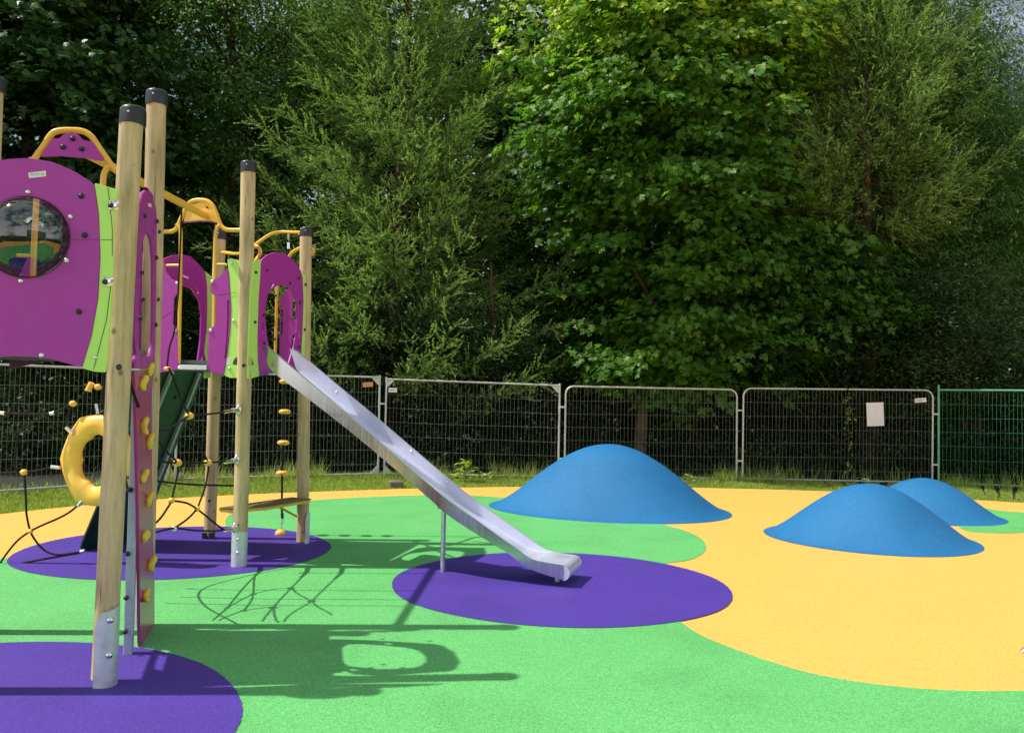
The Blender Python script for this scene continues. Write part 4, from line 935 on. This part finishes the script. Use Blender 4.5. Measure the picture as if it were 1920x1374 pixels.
def tree(name, label, cat, base, h, r, lobes, nclump, spr, nleaf, size, tmpl, mat, bark=None, group=None, nl=14, **kw):
    root = empty(name, (*base, 0), label, cat, group)
    C = crown(name, root, lobes, nclump, spr, nleaf, size, tmpl, mat, base, **kw)
    sel = C[rng.choice(len(C), min(nl, len(C)), replace=False)] if len(C) else []
    trunk_and_limbs(name, root, (*base, 0), h, r, sel, bark or M_bark); return root
GT = 'trees behind the fence'
MAP, OV, LA = (MAPLE_V, MAPLE_F), (OVAL_V, OVAL_F), (LANCE_V, LANCE_F)
def lobe(px, py, Y, rx_, ry_, rz_):
    p = P(px, py, Y); return (p.x, p.y, p.z, rx_, ry_, rz_)

# dark sycamores at far left
tree('sycamore_tree', 'dark dense sycamore behind the bubble tower, leftmost tree, leaves nearly black', 'tree', (-11.5, 20.2), 12, .24,
     [lobe(40, 60, 19.6, 2.6, 1.8, 2.4), lobe(230, 130, 19.8, 2.2, 1.6, 2.2), lobe(60, 350, 19.3, 2.6, 1.6, 2.2), lobe(280, 300, 19.6, 1.7, 1.5, 1.9), lobe(130, -120, 20, 3, 2, 2.4), lobe(-160, 200, 19.6, 2.8, 2, 4), lobe(200, 500, 19.4, 2.4, 1.4, 1.8), lobe(-30, 560, 19.2, 2.6, 1.4, 1.6)],
     290, 10, 22, .155, MAP, ML_dark, group=GT, top_young=.45, srad=.48, flat=.08, fillf=.25, bumpy=1.15, tn=.10)
tree('sycamore_tree', 'dark sycamore added beyond the left edge for shade, only a few sprays of it in view', 'tree', (-16.5, 19.0), 11, .24,  # extra tree put in past the edge to shade the shrubs at left
     [(-16, 18.6, 4, 2.6, 2.2, 2), (-15.5, 19, 7, 3, 2.4, 2.4), (-16.5, 19, 10, 3, 2.4, 2.4), (-14, 18, 6, 2, 1.6, 1.8)], 260, 7, 20, .18, MAP, ML_dark, group=GT, srad=.55)
# airy birch-like tree with sky gaps
tree('alder_tree', 'airy small leaved tree with sky gaps and dark forked trunk, left of the big larch', 'tree', (-6.9, 20.6), 12, .15,
     [lobe(430, 60, 20.2, 1.7, 1.3, 1.7), lobe(560, 130, 20.6, 1.5, 1.2, 1.5), lobe(480, -60, 20.400000000000002, 2.4, 1.5, 1.6), lobe(420, 240, 20.2, 1.3, 1.2, 1.4), lobe(640, 20, 20.8, 1.4, 1.2, 1.8), lobe(520, 330, 20.400000000000002, 1.2, 1.0, 1.2), lobe(360, -20, 20.6, 1.3, 1.2, 1.4)],
     330, 6, 20, .10, OV, ML_small, group=GT, top_young=.7, nl=26, srad=.42, fillf=.3)
# bright maple right of centre
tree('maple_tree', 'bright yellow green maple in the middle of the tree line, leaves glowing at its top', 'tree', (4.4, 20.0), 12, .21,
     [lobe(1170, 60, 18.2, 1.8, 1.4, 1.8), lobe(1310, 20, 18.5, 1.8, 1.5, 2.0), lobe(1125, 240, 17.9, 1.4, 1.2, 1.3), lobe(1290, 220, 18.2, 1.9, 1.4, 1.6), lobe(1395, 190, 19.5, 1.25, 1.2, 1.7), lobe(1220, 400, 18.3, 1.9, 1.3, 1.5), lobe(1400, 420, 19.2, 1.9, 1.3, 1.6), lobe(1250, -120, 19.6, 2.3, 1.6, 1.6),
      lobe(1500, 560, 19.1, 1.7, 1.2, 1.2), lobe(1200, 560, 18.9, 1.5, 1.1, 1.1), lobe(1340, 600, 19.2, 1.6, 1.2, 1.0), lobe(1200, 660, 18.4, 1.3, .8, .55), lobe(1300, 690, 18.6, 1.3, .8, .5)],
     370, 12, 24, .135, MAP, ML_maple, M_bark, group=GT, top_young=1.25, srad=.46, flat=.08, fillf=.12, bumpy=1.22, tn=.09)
# ash / willow like tree at the right
tree('ash_tree', 'tall feathery leaved ash at the right edge below the blue sky gap', 'tree', (10.8, 20.0), 12, .22,
     [lobe(1700, 110, 20.2, 1.7, 1.4, 1.8), lobe(1790, 30, 19.2, 1.5, 1.4, 1.5), lobe(1840, 180, 18.9, 1.4, 1.3, 1.4), lobe(1900, 300, 18.8, 1.5, 1.3, 1.6), lobe(1760, 300, 19.6, 1.6, 1.3, 1.7), lobe(1850, 470, 19.3, 1.6, 1.3, 1.6), lobe(1700, 470, 20.8, 1.5, 1.2, 1.5), lobe(1690, -60, 21.4, 1.6, 1.4, 1.4), lobe(1990, 330, 21, 1.4, 1.4, 2.2)],
     560, 7, 36, .125, LA, ML_ash, group=GT, top_young=.6, srad=.46, flat=.10, droop=.45)
# understorey trees behind the fence
tree('elder_tree', 'dark green low tree behind the notice panel, under the right-hand larch', 'tree', (7.6, 18.9), 5, .12,
     [lobe(1560, 560, 18.6, 1.6, 1.1, 1.4), lobe(1660, 640, 18.4, 1.6, 1.0, 1.2), lobe(1480, 680, 18.6, 1.5, 1.0, .9)],
     230, 5, 18, .085, OV, ML_shrub, group=GT, top_young=.2)
tree('willow_bush', 'silvery green bushy willow catching sun above the green fence panel', 'tree', (9.9, 18.7), 4.5, .10,
     [lobe(1790, 600, 18.4, 1.2, .9, 1.1), lobe(1860, 560, 18.8, 1.1, .9, 1.3), lobe(1740, 690, 18.4, 1.1, .9, .9), lobe(1900, 690, 18.6, 1.2, .9, 1.0)],
     210, 5, 26, .10, LA, leaf_mat('willow_leaf', (.03, .065, .02), (.08, .14, .045), (.20, .27, .10), .3), group=GT, droop=-.2, top_young=.4)
tree('hawthorn_tree', 'dark low tree behind the far tower and disc rope', 'tree', (-5.3, 18.6), 4.5, .1,
     [lobe(470, 620, 18.4, 1.8, 1.0, 1.3), lobe(620, 660, 18.6, 1.5, 1.0, 1.0), lobe(340, 560, 18.6, 1.6, 1.0, 1.4), lobe(520, 480, 19.4, 1.3, .9, 1.0)],
     230, 5, 18, .075, OV, ML_shrub, group=GT)
tree('holly_tree', 'very dark low tree filling the shade between slide and large mound', 'tree', (-.4, 18.8), 4.5, .1,
     [lobe(760, 640, 18.7, 1.7, .9, 1.1), lobe(930, 660, 18.8, 1.6, .9, 1.1), lobe(1080, 640, 18.8, 1.4, .9, 1.3), lobe(1050, 500, 19.6, 1.2, .9, 1.2)],
     240, 5, 18, .08, OV, ML_shrub, group=GT)

# larches
def larch(name, label, base, h, r, z0, z1, Lmax, nb, seed, shape=1.0, lean=(0, 0), droop=.5, top=1.0):
    g = np.random.default_rng(seed); root = empty(name, (*base, 0), label, 'tree', GT)
    tp, td, ts = [], [], []; br = MB()
    for bi in range(nb):
        f = (bi + g.random()) / nb; z = z0 + (z1 - z0) * f; az = bi * 2.39996 + g.normal() * .3
        Lb = Lmax * ((1 - f) ** .75 * .92 + .14 * top) * g.uniform(.72, 1.08)
        o = np.array([math.cos(az), math.sin(az), 0]); fz = z / h
        st = np.array([base[0] + lean[0] * fz, base[1] + lean[1] * fz, z])
        dr_ = droop * (1 - f) * g.uniform(.5, 1.1); tpup = g.uniform(.15, .5)
        K = 14; s = np.linspace(0, 1, K)
        pts = st[None] + o[None] * (s * Lb)[:, None] + np.array([[0, 0, 1]]) * (Lb * (-dr_ * s * 1.0 + (dr_ * .6 + tpup) * s ** 2.6 + .18 * f * s))[:, None]
        br.tube([Vector(p) for p in pts[::2]], [.035 * (1 - .11 * i) * (1 - .5 * f) for i in range(len(pts[::2]))], 5)
        nbr = int(13 + 28 * Lb / 3.3)
        for q in range(nbr):
            u = .12 + .88 * (q + g.random()) / nbr; i0 = min(int(u * (K - 1)), K - 2); w = u * (K - 1) - i0; p0 = pts[i0] * (1 - w) + pts[i0 + 1] * w; tn = pts[i0 + 1] - pts[i0]; tn /= np.linalg.norm(tn)
            sd_ = np.cross(tn, UPV); sd_ /= np.linalg.norm(sd_); sgn = 1 if q % 2 else -1
            hang = g.random() < .38 * (1 - u * .6)
            d0 = tn * .75 + sd_ * sgn * g.uniform(.3, 1.0) + UPV * (g.uniform(-.1, .35) if not hang else -.9); d0 /= np.linalg.norm(d0)
            Ls = (.95 - .55 * u) * g.uniform(.5, 1.1) * min(1, Lb / 2.4 + .3)
            n2 = max(3, int(Ls / .055)); ss = np.linspace(0, 1, n2)
            sub = p0[None] + d0[None] * (ss * Ls)[:, None] + UPV[None] * (-(.16 if not hang else .0) * Ls * ss ** 1.5 + .12 * Ls * ss ** 3)[:, None]
            for kx in range(n2):
                # short shoots with needle tufts, themselves hanging or reaching
                if g.random() < .50:
                    dv = d0 * .9 + o * .6 + g.normal(size=3) * .28 + UPV * (-1.0 if g.random() < .5 * (1 - .45 * u) else .16); dv /= np.linalg.norm(dv)
                    tp.append(sub[kx]); td.append(dv); ts.append(g.uniform(.14, .42))
                tp.append(sub[kx]); td.append(d0); ts.append(.07)
    tp = np.array(tp); td = np.array(td); ts = np.array(ts)
    # needles
    per = np.where(ts > .1, (ts * 100).astype(int), 7); bi = np.repeat(np.arange(len(tp)), per); N = len(bi); q = rng.random(N)
    pos = tp[bi] + td[bi] * (ts[bi] * q)[:, None] + UPV[None] * (ts[bi] * (.22 * q * q - .05 * q))[:, None]; d = td[bi] * .8 + unit(N) * .8
    tint = rng.normal(.30, .13, N) + (.12 + .30 * q) * (ts[bi] > .1) 
    sz = rng.uniform(.028, .050, N); nv = np.array(NEED_V); nv = nv * np.array([1, .36, 1]); print('NEEDLES', N)
    fan_mesh('crown', ML_larch, pos, d, unit(N), sz, nv, [(0, 1, 2)], tint, root, root.location)
    build('branch', br, M_bark, root)
    trunk_and_limbs(name, root, (*base, 0), h, r, [], M_bark, lean); return root
larch('larch_tree', 'big feathery larch with drooping branches behind the slide, centre left', (-2.7, 20.1), 15, .20, 2.2, 14.3, 4.3, 175, 3, droop=.50)
larch('larch_tree', 'feathery light green larch high up right of the yellow green maple', (7.75, 18.7), 14.0, .17, 5.4, 13.8, 2.5, 150, 11, droop=.5, top=1.3)

# trees behind, closing the view; seen in pieces between the others
back = [(-14.5, 27, 15, 3.6, 'deep green tree behind the leftmost sycamore'), (-9.2, 28, 13.5, 2.8, 'dark tree standing behind the airy tree, left'),
        (-5.2, 29, 15, 2.6, 'dark tree behind between the airy tree and larch'), (-.6, 27, 15.5, 3.1, 'dark tree rising behind the big larch'), (3.9, 27.5, 16, 3.4, 'dark tree behind the yellow green maple'),
        (8.2, 27, 16, 3.2, 'dark tree behind the right-hand larch'), (12.4, 27.5, 13.0, 3.2, 'dark tree behind the feathery ash at right'), (16.8, 26, 10.5, 3.2, 'lower dark tree past the right end of the tree line')]
for i, (x, y, h, rr, lab) in enumerate(back):
    lb2 = [(x + random.uniform(-1.2, 1.2), y + random.uniform(-.8, .8), h * f, rr * random.uniform(.75, 1), 1.8, h * .14) for f in (.16, .3, .45, .6, .74, .86)]
    tree('broadleaf_tree', lab, 'tree', (x, y), h * .95, .2, lb2, 540, 5, 14, .25, OV, ML_back, group=GT, srad=.5, top_young=.5, nl=10)

# shrubs and ivy undergrowth in the shade behind the fence
sh = [(-9.3, 16.4, 1.6), (-7.6, 17.3, 2.0), (-5.4, 18.0, 2.3), (-3.4, 18.5, 2.1), (-1.2, 18.6, 2.4), (.9, 18.6, 2.2), (3.9, 18.8, 2.2), (5.8, 18.8, 2.4), (7.6, 18.5, 2.2), (9.6, 18.3, 2.4), (11.5, 18.0, 2.5), (13.2, 17.5, 2.5)]
names = ['behind the left fence panel, by the yellow ring', 'behind the first fence joint, left of far tower', 'behind fence under the far tower', 'behind fence joint beside slide', 'behind white tagged fence panel, left half', 'behind white tagged fence panel, right half',
         'right of the pale trunk behind largest mound', 'behind joint between the two round cornered panels', 'behind the paper notice', 'behind the post of the green fence panel', 'behind green fence panel, right part', 'past the green fence panel at the far right']
for (x, y, h), nm in zip(sh, names):
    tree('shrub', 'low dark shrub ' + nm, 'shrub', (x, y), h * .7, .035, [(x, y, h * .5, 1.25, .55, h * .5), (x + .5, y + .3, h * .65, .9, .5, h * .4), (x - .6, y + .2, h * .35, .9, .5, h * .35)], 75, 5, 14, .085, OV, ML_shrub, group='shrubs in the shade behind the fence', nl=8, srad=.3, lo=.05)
N = 60000; ux = rng.uniform(-16, 18, N); uy = 17.6 + rng.random(N) ** 1.3 * 15; uz = rng.gamma(1.6, .09, N) + .35 * rng.random(N) * (np.sin(ux * 1.9) + np.sin(uy * 1.3) > .3)
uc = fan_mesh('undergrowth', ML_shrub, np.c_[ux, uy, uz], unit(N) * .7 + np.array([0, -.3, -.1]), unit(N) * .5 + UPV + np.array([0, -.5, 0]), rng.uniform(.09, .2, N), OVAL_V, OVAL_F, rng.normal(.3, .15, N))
tag(uc, 'dark ivy and ground cover under the trees behind the fence', 'ground cover', kind='stuff')
# far hedge mass that closes the horizon
root = MB()
N = 36000; px_ = rng.uniform(-26, 30, N); pz_ = rng.uniform(0, 1, N) ** .8 * (4.3 + .8 * np.sin(px_ * .9) + .5 * np.sin(px_ * 2.3)); py_ = 31.5 + rng.normal(0, .8, N)
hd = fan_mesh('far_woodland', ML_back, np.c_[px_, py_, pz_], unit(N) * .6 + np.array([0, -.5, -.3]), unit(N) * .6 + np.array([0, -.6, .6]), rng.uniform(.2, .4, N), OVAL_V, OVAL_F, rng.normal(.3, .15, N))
tag(hd, 'dark mass of far woodland closing the view under the trees', 'woodland', kind='stuff')

# bare grey-brown leaning stem behind the fence above the large mound
ts_ = empty('tree_stem', (2.85, 18.3, 0), 'pale crooked bare trunk behind fence, just above the largest mound', 'tree')
mb = MB(); mb.tube(smooth_path([P(1196, 900, 18.3), P(1199, 840, 18.3), P(1203, 800, 18.3), P(1206, 760, 18.3), P(1213, 725, 18.4), P(1216, 680, 18.6), P(1222, 560, 19)], 4), [.15 - .003 * i for i in range(25)], 12)
build('trunk', mb, paint('stem_bark', (0.085, 0.066, 0.047), .9, .35, .2, .6), ts_)

# ------------------------------------------------------------------ grass
M_grass = leaf_mat('grass', (.16, .25, .04), (.38, .52, .09), (.68, .66, .26), .42, .5, (1.3, 1.3, .6))
bk_a = np.array(bk); seg = np.diff(bk_a, axis=0); sl_n = np.linalg.norm(seg, axis=1); cum = np.r_[0, np.cumsum(sl_n)]
fx_, fy_ = np.array([j[0] for j in J]), np.array([j[1] for j in J])
N = 190000; tt = rng.uniform(0, cum[-1], N); ii = np.searchsorted(cum, tt) - 1; ii = np.clip(ii, 0, len(seg) - 1); fr = (tt - cum[ii]) / sl_n[ii]
pp = bk_a[ii] + seg[ii] * fr[:, None]; nrm2 = np.c_[-seg[ii][:, 1], seg[ii][:, 0]] / sl_n[ii][:, None]
dd = rng.beta(1.1, 1.6, N) * 3.4 - .03; pp = pp + nrm2 * dd[:, None]
fdist = pp[:, 1] - np.interp(pp[:, 0], fx_, fy_)
hgt = np.where(np.abs(fdist - .12) < .3, rng.gamma(2.0, .055, N) * (.35 + .65 * (np.sin(pp[:, 0] * 2.9) + np.sin(pp[:, 0] * 1.3 + 2) > .1)) + .05, rng.uniform(.035, .10, N)) * (1 + .35 * np.sin(pp[:, 0] * 2.1) * np.sin(pp[:, 1] * 1.7 + pp[:, 0]))
keep = (fdist < .28) | (rng.random(N) < .10); hgt = np.clip(hgt, .03, .6) * np.where(fdist < -.2, .8, 1)
pp, hgt, fdist = pp[keep], hgt[keep], fdist[keep]; N = len(pp)
dirs = unit(N) * .38 + UPV; ten = np.where(hgt > .22, rng.uniform(.2, 1.0, N), rng.normal(.45, .2, N))
BL_V = [(0, .5, 0), (0, -.5, 0), (.5, .42, .04), (.5, -.42, .04), (1, 0, .22)]; BL_F = [(0, 1, 3), (0, 3, 2), (2, 3, 4)]
def blades(name, pos, d, h, wd, tint, mat):
    d = d / np.linalg.norm(d, axis=1, keepdims=True); s = np.cross(d, unit(len(d))); s /= np.linalg.norm(s, axis=1, keepdims=True); nn = np.cross(s, d)
    tv = np.array(BL_V); V = pos[:, None, :] + tv[None, :, 0, None] * d[:, None] * h[:, None, None] + tv[None, :, 1, None] * s[:, None] * wd[:, None, None] + tv[None, :, 2, None] * nn[:, None] * h[:, None, None]
    n = len(pos); Fc = (np.array(BL_F)[None] + (np.arange(n) * 5)[:, None, None]).reshape(-1); me = bpy.data.meshes.new(name)
    me.vertices.add(n * 5); me.vertices.foreach_set('co', V.reshape(-1).astype(np.float32)); me.loops.add(len(Fc)); me.loops.foreach_set('vertex_index', Fc.astype(np.int32))
    me.polygons.add(n * 3); me.polygons.foreach_set('loop_start', np.arange(0, n * 9, 3, dtype=np.int32))
    at = me.attributes.new('tint', 'FLOAT', 'FACE'); at.data.foreach_set('value', np.repeat(np.clip(tint, 0, 1), 3).astype(np.float32)); me.update(calc_edges=True); me.validate()
    return link(name, me, mat)
g_o = blades('grass', np.c_[pp, np.full(N, -.012)], dirs, hgt, np.where(hgt > .25, .008, .011), ten, M_grass)
tag(g_o, 'rough green grass strip between rubber surface and fence', 'grass', kind='stuff')
# seeding tall grass stalks at the fence foot
N = 1500; gx_ = rng.uniform(-7.5, 11.5, N); cl = np.sin(gx_ * 2.7) + np.sin(gx_ * 1.1 + 1) + rng.normal(0, .6, N) > .4; gx_ = gx_[cl]; N = len(gx_)
gp_ = np.c_[gx_, np.interp(gx_, fx_, fy_) + rng.normal(.05, .18, N), np.zeros(N)]
sd_m = blades('tall_grass', gp_, unit(N) * .28 + UPV, rng.uniform(.22, .46, N), np.full(N, .007), rng.uniform(.6, 1, N), M_grass)
tag(sd_m, 'tall pale seeding grass stalks along the fence foot', 'grass', kind='stuff')
def weed(px, Y, h, n, label, size=.12):
    p = P(px, 900, Y); root = empty('weed', (p.x, p.y, 0), label, 'weed', 'leafy weeds at the grass edge')
    N = n; z = rng.random(N) ** .8 * h; a = rng.random(N) * 6.28; r_ = rng.random(N) * .10 * (1 + h); pos = np.c_[p.x + r_ * np.cos(a), p.y + r_ * np.sin(a), z]
    d = np.c_[np.cos(a), np.sin(a), rng.normal(.25, .3, N)]; nn = unit(N) * .4 + UPV
    fan_mesh('foliage', M_grass, pos, d, nn, rng.uniform(.6, 1.2, N) * size, OVAL_V, OVAL_F, rng.normal(.55, .15, N), root, root.location)
    build('stem', MB().tube([Vector((p.x, p.y, 0)), Vector((p.x + .02, p.y, h))], .006, 6), M_grass, root)
weed(872, 16.0, .42, 60, 'broad leaved dock weed against fence right of the slide', .15)
weed(905, 15.9, .20, 30, 'low leafy weed just right of the dock plant', .11)
weed(1615, 16.0, .22, 34, 'leafy weed in grass between paper notice and mound', .07)
weed(1290, 16.6, .18, 30, 'small leafy weed at fence right of the largest mound', .07)
vn = empty('vine', (*pl4.wp(1594, 790).xy, 0), 'thin green climbing vine on the fence mesh left of notice', 'vine')
vp = [pl4.wp(1590, 745, .01), pl4.wp(1594, 770, .012), pl4.wp(1588, 795, .01), pl4.wp(1592, 830, .01), pl4.wp(1590, 880, .01)]
build('stem', MB().tube(smooth_path(vp, 4), .004, 5), M_bark, vn); N = 60; vi = rng.integers(0, 17, N); sp2 = smooth_path(vp, 4); ps = np.array([tuple(sp2[i]) for i in vi]) + rng.normal(size=(N, 3)) * .05
fan_mesh('foliage', ML_small, ps, unit(N) + np.array([0, -.4, -.3]), unit(N) + np.array([0, -1, .5]), rng.uniform(.05, .09, N), OVAL_V, OVAL_F, rng.normal(.6, .2, N), vn, vn.location)
# weathered block in the grass behind the slide
bp = G(741, 916); mb = MB().box(bp + Vector((0, .1, .055)), (.24, .22, .15), Matrix.Rotation(R(12), 3, 'Z'), .02)
tag(build('stone_block', mb, M_stone, None, loc=bp), 'small weathered grey brown block lying in grass behind the slide', 'block')
# scrap at right edge
lf = G(1917, 1221, .02); mb = MB()
mb.add([lf + Vector(q) for q in [(-.012, -.006, .001), (.03, -.012, .004), (.07, .0, .012), (.06, .03, .02), (.02, .035, .014), (.0, .015, .008)]], [(0, 1, 2, 3, 4, 5)])
sc3 = build('litter_scrap', mb, M_paper, None, False, loc=lf); tag(sc3, 'tiny pale scrap of litter lying on yellow surface at right edge', 'litter')
build('stalk', MB().tube([lf + Vector((-.014, .0, .004)), lf + Vector((.01, .02, .014)), lf + Vector((.04, .04, .024))], .0022, 5), M_bark, sc3)

# building behind the camera: seen only mirrored in the bubble window and slide
bl = empty('apartment_block', (26, -32, 0), 'long pale grey block of flats mirrored in the bubble window', 'building')
build('wall', MB().box((26, -32, 6), (34, 10, 12), Matrix.Rotation(R(25), 3, 'Z')), paint('render_grey', (.42, .43, .44), .8), bl, False)
rt = Matrix.Rotation(R(25), 3, 'Z'); wm_ = paint('window_glass', (.03, .04, .05), .1)
for i in range(9):
    for j in range(4): build('window', MB().box(Vector((26, -32, 0)) + rt @ Vector((-15 + i * 3.7, 5.02, 1.8 + j * 2.9)), (1.6, .08, 1.4), rt), wm_, bl, False)
build('roof', MB().box((26, -32, 12.15), (34.6, 10.6, .3), rt), M_stone, bl, False)
